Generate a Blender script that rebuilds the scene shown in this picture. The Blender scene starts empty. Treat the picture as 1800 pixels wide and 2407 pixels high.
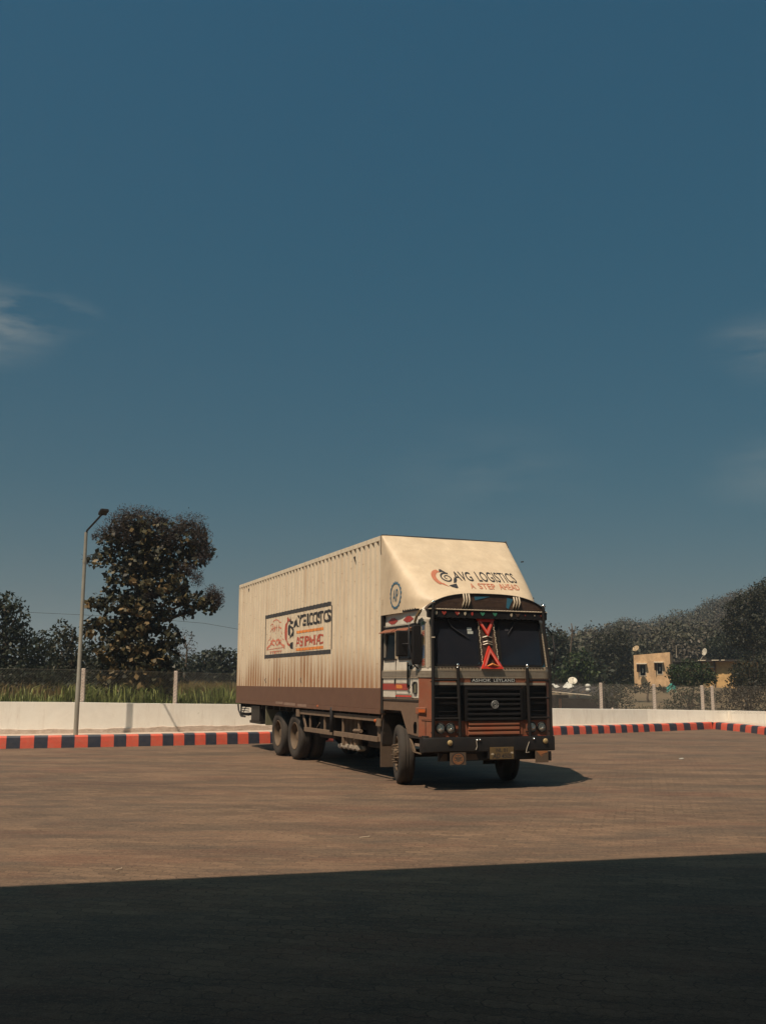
import bpy, bmesh, math, random
import numpy as np
from mathutils import Vector, Matrix

S = bpy.context.scene
COL = S.collection
R = math.radians

# ------------------------------------------------------------------ camera
CAM_F, CAM_P, CAM_R, CAM_H = 2401.8, 0.1655, 0.0034, 1.680
cam_data = bpy.data.cameras.new('camera')
cam = bpy.data.objects.new('camera', cam_data)
COL.objects.link(cam)
cam_data.sensor_fit = 'VERTICAL'
cam_data.sensor_height = 24.0
cam_data.lens = 24.0 * CAM_F / 2407.0
cam_data.clip_start = 0.1
cam_data.clip_end = 4000
_fw = Vector((0, math.cos(CAM_P), math.sin(CAM_P)))
_rt = Vector((1, 0, 0))
_up = Vector((0, -math.sin(CAM_P), math.cos(CAM_P)))
_rt2 = math.cos(CAM_R) * _rt + math.sin(CAM_R) * _up
_up2 = -math.sin(CAM_R) * _rt + math.cos(CAM_R) * _up
cam.matrix_world = Matrix(((_rt2.x, _up2.x, -_fw.x, 0), (_rt2.y, _up2.y, -_fw.y, 0),
                           (_rt2.z, _up2.z, -_fw.z, CAM_H), (0, 0, 0, 1)))
S.camera = cam


def ray(px, py):
    return _fw + _rt2 * ((px - 900) / CAM_F) + _up2 * ((1203.5 - py) / CAM_F)


def at(px, py, Y):
    """the place Y metres ahead of the camera that shows at this spot of the photograph"""
    d = ray(px, py)
    return Vector((0, 0, CAM_H)) + d * (Y / d.y)


# ------------------------------------------------------------------ light
SHX, SHY = 0.342, 0.492          # shadow displacement per metre of height
sun_el = math.atan(1 / math.hypot(SHX, SHY))
sun_data = bpy.data.lights.new('sun', 'SUN')
sun = bpy.data.objects.new('sun', sun_data)
COL.objects.link(sun)
sun_data.energy = 4.2
sun_data.angle = R(0.53)
sun_data.color = (1.0, 0.83, 0.64)
sun.rotation_euler = Vector((SHX, SHY, -1)).to_track_quat('-Z', 'Y').to_euler()
sun.location = (-10, -14, 30)

W = bpy.data.worlds.new('World')
S.world = W
W.use_nodes = True
wt = W.node_tree
for n in list(wt.nodes):
    wt.nodes.remove(n)


def N(t, kind, x=0, y=0, **kw):
    n = t.nodes.new(kind)
    n.location = (x, y)
    for k, v in kw.items():
        setattr(n, k, v)
    return n


sky = N(wt, 'ShaderNodeTexSky')
sky.sky_type = 'NISHITA'
sky.sun_disc = False
sky.sun_elevation = sun_el
sky.sun_rotation = math.atan2(-SHX, -SHY)
sky.altitude = 300
sky.air_density = 1.0
sky.dust_density = 1.0
sky.ozone_density = 1.8
SKY_TINT = (0.60, 1.02, 1.08, 1)
tint = N(wt, 'ShaderNodeMix', data_type='RGBA', blend_type='MULTIPLY')
tint.inputs[0].default_value = 1
wt.links.new(sky.outputs[0], tint.inputs[6])
tint.inputs[7].default_value = SKY_TINT
# the sky thins and greys towards the horizon; above the frame it is brightened as added fill for the shade
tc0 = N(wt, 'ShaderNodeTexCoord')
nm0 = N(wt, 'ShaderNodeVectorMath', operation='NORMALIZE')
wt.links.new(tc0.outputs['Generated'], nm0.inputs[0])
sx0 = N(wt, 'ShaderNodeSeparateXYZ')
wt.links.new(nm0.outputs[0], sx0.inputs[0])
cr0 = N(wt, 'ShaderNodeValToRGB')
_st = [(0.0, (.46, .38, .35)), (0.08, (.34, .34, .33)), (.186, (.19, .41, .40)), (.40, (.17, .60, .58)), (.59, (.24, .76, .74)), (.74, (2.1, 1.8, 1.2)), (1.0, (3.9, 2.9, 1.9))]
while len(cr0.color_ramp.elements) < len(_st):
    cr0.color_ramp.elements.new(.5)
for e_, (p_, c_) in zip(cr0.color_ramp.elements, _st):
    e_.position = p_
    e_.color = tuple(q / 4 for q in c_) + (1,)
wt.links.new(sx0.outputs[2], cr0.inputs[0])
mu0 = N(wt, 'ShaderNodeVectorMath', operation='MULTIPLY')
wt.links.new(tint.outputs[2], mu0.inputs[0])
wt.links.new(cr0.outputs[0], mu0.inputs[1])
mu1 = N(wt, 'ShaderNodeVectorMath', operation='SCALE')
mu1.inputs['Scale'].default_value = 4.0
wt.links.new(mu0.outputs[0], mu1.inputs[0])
# thin wisps of high cloud, each round its own direction in the sky
tc = N(wt, 'ShaderNodeTexCoord')
mp = N(wt, 'ShaderNodeMapping')
mp.inputs['Scale'].default_value = (1.2, 1.2, 5.5)
nz = N(wt, 'ShaderNodeTexNoise')
nz.inputs['Scale'].default_value = 5
nz.inputs['Detail'].default_value = 7
nz.inputs['Roughness'].default_value = 0.6
wt.links.new(tc.outputs['Generated'], mp.inputs[0])
wt.links.new(mp.outputs[0], nz.inputs['Vector'])
nr = N(wt, 'ShaderNodeMapRange')
nr.inputs[1].default_value = 0.38
nr.inputs[2].default_value = 0.75
wt.links.new(nz.outputs[0], nr.inputs[0])
acc = None
for (px, py, w, amp) in ((-40, 770, 0.085, 0.85), (20, 720, 0.07, 0.6), (120, 742, 0.055, 0.55), (170, 735, 0.035, 0.4), (1830, 810, 0.085, 0.50), (1800, 1100, 0.09, 0.30), (1150, 1120, 0.13, 0.20)):
    d = ray(px, py).normalized()
    dn = N(wt, 'ShaderNodeVectorMath', operation='DISTANCE')
    sc = N(wt, 'ShaderNodeVectorMath', operation='MULTIPLY')
    sc.inputs[1].default_value = (1, 1, 2.0)
    nrm = N(wt, 'ShaderNodeVectorMath', operation='NORMALIZE')
    wt.links.new(tc.outputs['Generated'], nrm.inputs[0])
    wt.links.new(nrm.outputs[0], sc.inputs[0])
    wt.links.new(sc.outputs[0], dn.inputs[0])
    dn.inputs[1].default_value = (d.x, d.y, d.z * 2.0)
    mr = N(wt, 'ShaderNodeMapRange', interpolation_type='SMOOTHSTEP')
    mr.inputs[1].default_value = 0.0
    mr.inputs[2].default_value = w
    mr.inputs[3].default_value = amp
    mr.inputs[4].default_value = 0.0
    wt.links.new(dn.outputs['Value'], mr.inputs[0])
    if acc is None:
        acc = mr.outputs[0]
    else:
        ad = N(wt, 'ShaderNodeMath', operation='ADD')
        wt.links.new(acc, ad.inputs[0])
        wt.links.new(mr.outputs[0], ad.inputs[1])
        acc = ad.outputs[0]
ml = N(wt, 'ShaderNodeMath', operation='MULTIPLY')
wt.links.new(acc, ml.inputs[0])
wt.links.new(nr.outputs[0], ml.inputs[1])
cm = N(wt, 'ShaderNodeMix', data_type='RGBA', blend_type='MIX')
wt.links.new(ml.outputs[0], cm.inputs[0])
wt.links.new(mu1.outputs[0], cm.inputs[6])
cm.inputs[7].default_value = (4.6, 4.9, 4.6, 1)
bg = N(wt, 'ShaderNodeBackground')
bg.inputs[1].default_value = 0.05
wo = N(wt, 'ShaderNodeOutputWorld')
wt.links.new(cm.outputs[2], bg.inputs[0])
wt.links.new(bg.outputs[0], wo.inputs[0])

S.view_settings.view_transform = 'Standard'
S.view_settings.look = 'None'
S.view_settings.exposure = 0.37
S.view_settings.gamma = 1.0
S.view_settings.use_curve_mapping = False
S.render.engine = 'CYCLES'
S.cycles.max_bounces = 8
S.cycles.transparent_max_bounces = 12


# ------------------------------------------------------------------ materials
def mat(name, col, rough=0.6, metal=0.0, var=0.12, scale=6.0, dust=None, dust_amt=0.0, bump=0.0, bscale=60.0,
        spec=0.5, stretch=(1, 1, 1), col2=None):
    m = bpy.data.materials.new(name)
    m.use_nodes = True
    t = m.node_tree
    b = t.nodes['Principled BSDF']
    b.inputs['Roughness'].default_value = rough
    b.inputs['Metallic'].default_value = metal
    b.inputs['Specular IOR Level'].default_value = spec
    tc = N(t, 'ShaderNodeTexCoord')
    mp = N(t, 'ShaderNodeMapping')
    mp.inputs['Scale'].default_value = stretch
    t.links.new(tc.outputs['Object'], mp.inputs[0])
    nz = N(t, 'ShaderNodeTexNoise')
    nz.inputs['Scale'].default_value = scale
    nz.inputs['Detail'].default_value = 6
    nz.inputs['Roughness'].default_value = 0.65
    t.links.new(mp.outputs[0], nz.inputs['Vector'])
    mr = N(t, 'ShaderNodeMapRange')
    mr.inputs[1].default_value = 0.3
    mr.inputs[2].default_value = 0.7
    t.links.new(nz.outputs[0], mr.inputs[0])
    mx = N(t, 'ShaderNodeMix', data_type='RGBA')
    t.links.new(mr.outputs[0], mx.inputs[0])
    c2 = col2 if col2 else tuple(c * (1 + var) for c in col)
    mx.inputs[6].default_value = tuple(c * (1 - var) for c in col) + (1,)
    mx.inputs[7].default_value = tuple(c2) + (1,)
    out = mx.outputs[2]
    if dust and dust_amt > 0:
        n2 = N(t, 'ShaderNodeTexNoise')
        n2.inputs['Scale'].default_value = scale * 0.6 + 1.3
        n2.inputs['Detail'].default_value = 8
        n2.inputs['Roughness'].default_value = 0.7
        t.links.new(tc.outputs['Object'], n2.inputs['Vector'])
        m2 = N(t, 'ShaderNodeMapRange')
        m2.inputs[1].default_value = 0.35
        m2.inputs[2].default_value = 0.7
        m2.inputs[3].default_value = dust_amt * 0.35
        m2.inputs[4].default_value = min(1, dust_amt * 1.4)
        t.links.new(n2.outputs[0], m2.inputs[0])
        d = N(t, 'ShaderNodeMix', data_type='RGBA')
        t.links.new(m2.outputs[0], d.inputs[0])
        t.links.new(out, d.inputs[6])
        d.inputs[7].default_value = tuple(dust) + (1,)
        out = d.outputs[2]
    t.links.new(out, b.inputs['Base Color'])
    if bump > 0:
        n3 = N(t, 'ShaderNodeTexNoise')
        n3.inputs['Scale'].default_value = bscale
        n3.inputs['Detail'].default_value = 4
        t.links.new(tc.outputs['Object'], n3.inputs['Vector'])
        bp = N(t, 'ShaderNodeBump')
        bp.inputs['Strength'].default_value = bump
        bp.inputs['Distance'].default_value = 0.02
        t.links.new(n3.outputs[0], bp.inputs['Height'])
        t.links.new(bp.outputs[0], b.inputs['Normal'])
    return m


def leaf_mat(name, cols, rough=0.55, trans=0.25):
    m = bpy.data.materials.new(name)
    m.use_nodes = True
    t = m.node_tree
    b = t.nodes['Principled BSDF']
    g = N(t, 'ShaderNodeNewGeometry')
    cr = N(t, 'ShaderNodeValToRGB')
    els = cr.color_ramp.elements
    cr.color_ramp.interpolation = 'LINEAR'
    while len(els) < len(cols):
        els.new(0.5)
    for i, c in enumerate(cols):
        els[i].position = i / max(1, len(cols) - 1)
        els[i].color = tuple(c) + (1,)
    t.links.new(g.outputs['Random Per Island'], cr.inputs[0])
    t.links.new(cr.outputs[0], b.inputs['Base Color'])
    b.inputs['Roughness'].default_value = rough
    b.inputs['Specular IOR Level'].default_value = 0.3
    tr = N(t, 'ShaderNodeBsdfTranslucent')
    t.links.new(cr.outputs[0], tr.inputs[0])
    mx = N(t, 'ShaderNodeMixShader')
    mx.inputs[0].default_value = trans
    o = t.nodes['Material Output']
    t.links.new(b.outputs[0], mx.inputs[1])
    t.links.new(tr.outputs[0], mx.inputs[2])
    t.links.new(mx.outputs[0], o.inputs[0])
    return m


DUST = (0.20, 0.125, 0.075)
M = {}
M['black'] = mat('black_paint', (0.008, 0.008, 0.009), 0.5, dust=DUST, dust_amt=0.045, scale=9, spec=.35)
M['grille'] = mat('black_grille_paint', (0.005, 0.005, 0.006), 0.55, dust=DUST, dust_amt=0.025, scale=9, spec=.3)
M['hole'] = mat('dark_opening', (0.002, 0.002, 0.002), 0.9, spec=.05)
M['darkglass'] = mat('dark_side_glass', (0.006, 0.006, 0.008), 0.25, var=0.02, spec=0.12)
M['blackmat'] = mat('black_plastic', (0.007, 0.007, 0.008), 0.6, dust=DUST, dust_amt=0.03, spec=.3)
M['dark'] = mat('dark_underside', (0.012, 0.010, 0.009), 0.9, dust=DUST, dust_amt=0.12)
M['white'] = mat('dusty_white_paint', (0.66, 0.60, 0.51), 0.45, dust=(0.30, 0.22, 0.15), dust_amt=0.22, scale=5)
M['brown'] = mat('brown_road_dirt', (0.135, 0.080, 0.052), 0.75, dust=(0.20, 0.125, 0.08), dust_amt=0.4, scale=7, bump=0.1)
M['bandbrown'] = mat('brown_band_paint', (0.122, 0.056, 0.034), 0.65, dust=(0.17, 0.095, 0.058), dust_amt=0.3, scale=3, stretch=(1, 1, 1.5))
M['orange'] = mat('faded_orange_paint', (0.25, 0.056, 0.023), 0.55, dust=DUST, dust_amt=0.42, scale=7)
M['red'] = mat('red_paint', (0.36, 0.030, 0.024), 0.45, dust=DUST, dust_amt=0.2)
M['brightred'] = mat('bright_red_plastic', (0.62, 0.035, 0.02), 0.3, dust=DUST, dust_amt=0.08)
M['redwhite'] = mat('pale_red_plastic', (0.70, 0.16, 0.12), 0.35)
M['alu'] = mat('ribbed_aluminium', (0.36, 0.31, 0.25), 0.45, metal=0.3, dust=DUST, dust_amt=0.35, scale=14)
M['silver'] = mat('worn_silver_paint', (0.42, 0.38, 0.32), 0.4, metal=0.3, dust=DUST, dust_amt=0.3, scale=14)
M['chrome'] = mat('chrome', (0.75, 0.74, 0.72), 0.12, metal=1.0, var=0.03)
M['glass'] = mat('dark_windscreen_glass', (0.010, 0.014, 0.022), 0.06, var=0.02, dust=DUST, dust_amt=0.03, spec=0.45)
M['lens'] = mat('headlamp_glass', (0.50, 0.45, 0.37), 0.3, metal=0.15, var=0.6, scale=38)
M['rubber'] = mat('tyre_rubber', (0.014, 0.013, 0.012), 0.85, dust=(0.14, 0.095, 0.065), dust_amt=0.22, scale=5, bump=0.15)
M['rim'] = mat('dusty_steel_rim', (0.085, 0.055, 0.034), 0.75, dust=(0.16, 0.105, 0.06), dust_amt=0.45, scale=9)
M['steel'] = mat('dusty_steel_frame', (0.11, 0.073, 0.05), 0.75, dust=(0.21, 0.14, 0.09), dust_amt=0.6, scale=8)
M['yellow'] = mat('yellow_lamp', (0.34, 0.24, 0.11), 0.5)
M['amber'] = mat('amber_lamp', (0.42, 0.09, 0.02), 0.3)
M['plate'] = mat('ochre_plate', (0.15, 0.095, 0.03), 0.7, dust=(0.08, 0.05, 0.03), dust_amt=0.5)
M['flap'] = mat('dark_tan_flap', (0.085, 0.055, 0.036), 0.8, dust=(0.13, 0.085, 0.055), dust_amt=0.4)
M['faceorange'] = mat('dull_orange_drawing', (0.30, 0.115, 0.04), 0.8, var=.3, scale=30)
M['ink'] = mat('black_lettering', (0.022, 0.020, 0.022), 0.7, var=0.3, scale=20)
M['inkfaded'] = mat('dark_grey_lettering', (0.040, 0.038, 0.040), 0.7, var=0.3, scale=12)
M['inkred'] = mat('red_lettering', (0.38, 0.075, 0.045), 0.7, var=0.25, scale=16)
M['inkpink'] = mat('thin_red_lettering', (0.52, 0.17, 0.11), 0.7, var=0.25, scale=16)
M['inkorange'] = mat('orange_lettering', (0.62, 0.20, 0.045), 0.7, var=0.2, scale=16)
M['inkblue'] = mat('blue_lettering', (0.045, 0.12, 0.19), 0.7, var=0.2, scale=16)
M['inkterracotta'] = mat('terracotta_lettering', (0.42, 0.14, 0.075), 0.7, var=0.2, scale=16)
M['cream'] = mat('cream_trim', (0.55, 0.46, 0.34), 0.5, dust=DUST, dust_amt=0.3, scale=25)
M['teal'] = mat('teal_paint', (0.02, 0.14, 0.22), 0.4, dust=DUST, dust_amt=0.12)
M['maroon'] = mat('dark_maroon_board', (0.030, 0.014, 0.012), 0.5, dust=DUST, dust_amt=0.24, scale=12)
M['nickel'] = mat('grey_lettering', (0.50, 0.50, 0.48), 0.4, metal=0.2)
M['badge'] = mat('dull_chrome_badge', (0.30, 0.30, 0.29), 0.35, metal=0.3)
M['vent'] = mat('olive_grey_lamp', (0.15, 0.14, 0.09), 0.4)
M['paper'] = mat('paper_sticker', (0.45, 0.46, 0.42), 0.7)
M['green'] = mat('green_bead', (0.05, 0.22, 0.13), 0.4)
M['blue'] = mat('blue_bead', (0.04, 0.11, 0.24), 0.4)
M['tassel'] = mat('dry_straw_tassel', (0.11, 0.07, 0.03), 0.9, var=0.4, scale=30)
M['galv'] = mat('galvanised_pole', (0.36, 0.33, 0.27), 0.45, metal=0.35, dust=(0.16, 0.12, 0.09), dust_amt=0.25, scale=5, stretch=(1, 1, .4))
M['concrete'] = mat('white_concrete_post', (0.66, 0.55, 0.48), 0.85, dust=(0.3, 0.2, 0.14), dust_amt=0.3, scale=14, bump=0.2)
M['wire'] = mat('fence_wire', (0.13, 0.115, 0.095), 0.5, metal=0.3)
M['bark'] = mat('tree_bark', (0.075, 0.052, 0.035), 0.9, scale=12, bump=0.4, bscale=30)
M['roofing'] = mat('canopy_roofing', (0.62, 0.60, 0.57), 0.6)
M['dish'] = mat('satellite_dish_paint', (0.62, 0.56, 0.46), 0.5, dust=DUST, dust_amt=0.25)
M['tandish'] = mat('tan_dish_paint', (0.38, 0.27, 0.15), 0.6, var=.3, scale=4, dust=DUST, dust_amt=0.3)
M['kred'] = mat('red_kerb_paint', (0.66, 0.060, 0.028), 0.6, dust=(0.42, 0.20, 0.13), dust_amt=0.36, scale=11, bump=0.15, bscale=40)
M['knavy'] = mat('navy_kerb_paint', (0.012, 0.020, 0.042), 0.55, dust=(0.12, 0.10, 0.085), dust_amt=0.22, scale=11, bump=0.15, bscale=40)


# container paint: rust and dust washing up from the bottom edge and down from the rail
def container_mat():
    m = bpy.data.materials.new('rust_streaked_cream_paint')
    m.use_nodes = True
    t = m.node_tree
    b = t.nodes['Principled BSDF']
    b.inputs['Roughness'].default_value = 0.55
    tc = N(t, 'ShaderNodeTexCoord')
    sp = N(t, 'ShaderNodeSeparateXYZ')
    t.links.new(tc.outputs['Object'], sp.inputs[0])

    def noise(scale, st, det=6, rough=0.65):
        mp = N(t, 'ShaderNodeMapping')
        mp.inputs['Scale'].default_value = st
        t.links.new(tc.outputs['Object'], mp.inputs[0])
        n = N(t, 'ShaderNodeTexNoise')
        n.inputs['Scale'].default_value = scale
        n.inputs['Detail'].default_value = det
        n.inputs['Roughness'].default_value = rough
        t.links.new(mp.outputs[0], n.inputs['Vector'])
        return n.outputs[0]

    def rng(v, a, b_, c=0, d=1, smooth=False):
        mr = N(t, 'ShaderNodeMapRange')
        if smooth:
            mr.interpolation_type = 'SMOOTHSTEP'
        for i, q in enumerate((a, b_, c, d)):
            mr.inputs[i + 1].default_value = q
        t.links.new(v, mr.inputs[0])
        return mr.outputs[0]

    def mul(a, b_):
        n = N(t, 'ShaderNodeMath', operation='MULTIPLY')
        t.links.new(a, n.inputs[0])
        if isinstance(b_, (int, float)):
            n.inputs[1].default_value = b_
        else:
            t.links.new(b_, n.inputs[1])
        return n.outputs[0]

    def mix(f, a, col):
        x = N(t, 'ShaderNodeMix', data_type='RGBA')
        t.links.new(f, x.inputs[0])
        t.links.new(a, x.inputs[6])
        x.inputs[7].default_value = tuple(col) + (1,)
        return x.outputs[2]
    base = N(t, 'ShaderNodeMix', data_type='RGBA')
    t.links.new(rng(noise(3, (1, 1, .5)), 0.3, 0.7), base.inputs[0])
    base.inputs[6].default_value = (0.61, 0.505, 0.375, 1)
    base.inputs[7].default_value = (0.71, 0.60, 0.455, 1)
    # rising dirt band, uneven height
    hmod = rng(noise(0.55, (1, 1, .1), 3), 0.3, 0.7, -0.35, 0.45)
    zz = N(t, 'ShaderNodeMath', operation='SUBTRACT')
    t.links.new(sp.outputs[2], zz.inputs[0])
    t.links.new(hmod, zz.inputs[1])
    low = rng(zz.outputs[0], 1.45, 2.5, 1, 0, True)
    streak = rng(noise(9, (1, 1, .06), 5), 0.36, 0.66)
    fr = N(t, 'ShaderNodeMath', operation='FRACT')
    dv_ = N(t, 'ShaderNodeMath', operation='DIVIDE')
    t.links.new(sp.outputs[0], dv_.inputs[0])
    dv_.inputs[1].default_value = -10.34 / 44
    t.links.new(dv_.outputs[0], fr.inputs[0])
    ra = N(t, 'ShaderNodeMath', operation='MAXIMUM')
    t.links.new(rng(fr.outputs[0], 0.82, 0.87, 0, 1), ra.inputs[0])
    t.links.new(rng(fr.outputs[0], 0.00, 0.12, 1, 0), ra.inputs[1])
    rib = ra.outputs[0]
    wob = rng(noise(4, (1, 1, .12), 4), 0.30, 0.52, 0.45, 1)
    o = mix(mul(mul(mul(low, rib), wob), 1.0), base.outputs[2], (0.20, 0.085, 0.036))
    front = rng(sp.outputs[0], -3.4, -0.9, 0.0, 1, True)
    o = mix(mul(mul(mul(low, front), rng(noise(5, (1, 1, .10), 5), 0.34, 0.60)), 0.55), o, (0.28, 0.11, 0.04))
    o = mix(mul(mul(mul(low, low), streak), 0.28), o, (0.30, 0.125, 0.045))
    o = mix(mul(mul(low, low), 0.22), o, (0.36, 0.19, 0.085))
    st2 = mul(rng(noise(5, (1, 1, .035), 6), 0.52, 0.74), rng(noise(0.8, (1, 1, 1), 2), 0.42, 0.62))
    o = mix(mul(st2, 0.62), o, (0.36, 0.20, 0.10))
    o = mix(mul(mul(rib, rng(noise(2.5, (1, 1, .25), 5), 0.38, 0.62, .35, 1)), 0.30), o, (0.33, 0.20, 0.11))
    spots = rng(noise(16, (1, 1, 1), 3), 0.64, 0.72)
    o = mix(mul(spots, 0.7), o, (0.20, 0.09, 0.04))
    t.links.new(o, b.inputs['Base Color'])
    return m


M['container'] = container_mat()
M['hoodpaint'] = mat('cream_hood_paint', (0.61, 0.485, 0.345), 0.55, dust=(0.45, 0.32, 0.20), dust_amt=0.36, scale=4.5, stretch=(1, 1, .6), bump=0.06, bscale=5)


# ------------------------------------------------------------------ mesh builder
class MB:
    def __init__(s):
        s.v = []
        s.f = []
        s.mi = []

    def add(s, vs, fs, mi=0):
        o = len(s.v)
        s.v += [tuple(p) for p in vs]
        s.f += [tuple(i + o for i in f) for f in fs]
        s.mi += [mi] * len(fs)
        return s

    def box(s, x0, x1, y0, y1, z0, z1, mi=0):
        return s.add([(x0, y0, z0), (x1, y0, z0), (x1, y1, z0), (x0, y1, z0), (x0, y0, z1), (x1, y0, z1), (x1, y1, z1), (x0, y1, z1)],
                     [(0, 3, 2, 1), (4, 5, 6, 7), (0, 1, 5, 4), (1, 2, 6, 5), (2, 3, 7, 6), (3, 0, 4, 7)], mi)

    def beam(s, p0, p1, w, h, mi=0, up=(0, 0, 1)):
        p0, p1 = Vector(p0), Vector(p1)
        d = (p1 - p0).normalized()
        u = Vector(up)
        a = d.cross(u)
        if a.length < 1e-4:
            a = d.cross(Vector((1, 0, 0)))
        a.normalize()
        b = a.cross(d).normalized()
        vs = []
        for p in (p0, p1):
            for i, j in ((-1, -1), (1, -1), (1, 1), (-1, 1)):
                vs.append(p + a * (i * w / 2) + b * (j * h / 2))
        return s.add(vs, [(3, 2, 1, 0), (4, 5, 6, 7), (0, 1, 5, 4), (1, 2, 6, 5), (2, 3, 7, 6), (3, 0, 4, 7)], mi)

    def tube(s, pts, r, n=8, mi=0, cap=True):
        pts = [Vector(p) for p in pts]
        rs = r if isinstance(r, (list, tuple)) else [r] * len(pts)
        vs, fs = [], []
        prev = None
        for i, p in enumerate(pts):
            d = (pts[min(i + 1, len(pts) - 1)] - pts[max(i - 1, 0)]).normalized()
            if prev is None:
                a = d.cross(Vector((0, 0, 1)))
                if a.length < 0.05:
                    a = d.cross(Vector((1, 0, 0)))
            else:
                a = prev - d * prev.dot(d)
            a.normalize()
            prev = a
            b = d.cross(a)
            for k in range(n):
                t = 2 * math.pi * k / n
                vs.append(p + (a * math.cos(t) + b * math.sin(t)) * rs[i])
        for i in range(len(pts) - 1):
            for k in range(n):
                k2 = (k + 1) % n
                fs.append((i * n + k, i * n + k2, (i + 1) * n + k2, (i + 1) * n + k))
        if cap:
            fs.append(tuple(range(n - 1, -1, -1)))
            m0 = (len(pts) - 1) * n
            fs.append(tuple(range(m0, m0 + n)))
        return s.add(vs, fs, mi)

    def prism(s, poly, fn, a0, a1, mi=0):
        """polygon of (u, v) swept between a0 and a1 ; fn(u, v, a) -> xyz"""
        n = len(poly)
        vs = [fn(u, v, a0) for u, v in poly] + [fn(u, v, a1) for u, v in poly]
        fs = [tuple(range(n)), tuple(range(2 * n - 1, n - 1, -1))]
        for i in range(n):
            j = (i + 1) % n
            fs.append((i, i + n, j + n, j))
        return s.add(vs, fs, mi)

    def lathe(s, prof, n=32, c=(0, 0, 0), axis='Y', mi=0):
        """prof: list of (radius, along)"""
        vs, fs = [], []
        for (r, a) in prof:
            for k in range(n):
                t = 2 * math.pi * k / n
                if axis == 'Y':
                    vs.append((c[0] + r * math.cos(t), c[1] + a, c[2] + r * math.sin(t)))
                elif axis == 'X':
                    vs.append((c[0] + a, c[1] + r * math.cos(t), c[2] + r * math.sin(t)))
                else:
                    vs.append((c[0] + r * math.cos(t), c[1] + r * math.sin(t), c[2] + a))
        for i in range(len(prof) - 1):
            for k in range(n):
                k2 = (k + 1) % n
                fs.append((i * n + k, i * n + k2, (i + 1) * n + k2, (i + 1) * n + k))
        return s.add(vs, fs, mi)

    def ball(s, c, r, n=10, mi=0, sq=(1, 1, 1)):
        prof = [(math.sin(math.pi * i / 6) * r + 1e-5, -math.cos(math.pi * i / 6) * r) for i in range(7)]
        o = len(s.v)
        s.lathe(prof, n, (0, 0, 0), 'Z', mi)
        for i in range(o, len(s.v)):
            x, y, z = s.v[i]
            s.v[i] = (c[0] + x * sq[0], c[1] + y * sq[1], c[2] + z * sq[2])
        return s

    def build(s, name, m, parent=None, smooth=False, bevel=0.0, fix=True, auto=False):
        me = bpy.data.meshes.new(name)
        me.from_pydata(s.v, [], s.f)
        ms = m if isinstance(m, (list, tuple)) else [m]
        for q in ms:
            me.materials.append(q)
        if len(ms) > 1:
            me.polygons.foreach_set('material_index', s.mi)
        if fix:
            bm = bmesh.new()
            bm.from_mesh(me)
            bmesh.ops.recalc_face_normals(bm, faces=bm.faces)
            bm.to_mesh(me)
            bm.free()
        if smooth:
            me.polygons.foreach_set('use_smooth', [True] * len(me.polygons))
            if auto:
                me.set_sharp_from_angle(angle=R(35))
        me.update()
        o = bpy.data.objects.new(name, me)
        COL.objects.link(o)
        if parent:
            o.parent = parent
        if bevel > 0:
            b = o.modifiers.new('bevel', 'BEVEL')
            b.width = bevel
            b.segments = 2
            b.limit_method = 'ANGLE'
        return o


def tag(o, label=None, cat=None, group=None, kind=None):
    if label:
        o['label'] = label
    if cat:
        o['category'] = cat
    if group:
        o['group'] = group
    if kind:
        o['kind'] = kind
    return o


def empty(name, loc=(0, 0, 0), rz=0.0):
    o = bpy.data.objects.new(name, None)
    o.location = loc
    o.rotation_euler = (0, 0, rz)
    o.empty_display_size = 0.3
    COL.objects.link(o)
    return o


def copy_tree(o, parent=None):
    c = o.copy()
    COL.objects.link(c)
    c.parent = parent
    for ch in [x for x in bpy.data.objects if x.parent == o]:
        copy_tree(ch, c)
    return c


def text2d(s, box, bold=0.0, shear=0.0, space=1.0):
    """flat outlines of a word fitted to box (u0, u1, v0, v1): verts, faces"""
    cu = bpy.data.curves.new('letters', 'FONT')
    cu.body = s
    cu.offset = bold
    cu.shear = shear
    cu.space_character = space
    cu.resolution_u = 3
    ob = bpy.data.objects.new('letters', cu)
    COL.objects.link(ob)
    dg = bpy.context.evaluated_depsgraph_get()
    me = bpy.data.meshes.new_from_object(ob.evaluated_get(dg))
    vs = [(v.co.x, v.co.y) for v in me.vertices]
    fs = [tuple(p.vertices) for p in me.polygons]
    bpy.data.objects.remove(ob)
    bpy.data.curves.remove(cu)
    bpy.data.meshes.remove(me)
    x0, x1 = min(v[0] for v in vs), max(v[0] for v in vs)
    y0, y1 = min(v[1] for v in vs), max(v[1] for v in vs)
    u0, u1, v0, v1 = box
    vs = [(u0 + (x - x0) / (x1 - x0) * (u1 - u0), v0 + (y - y0) / (y1 - y0) * (v1 - v0)) for x, y in vs]
    return vs, fs


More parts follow.
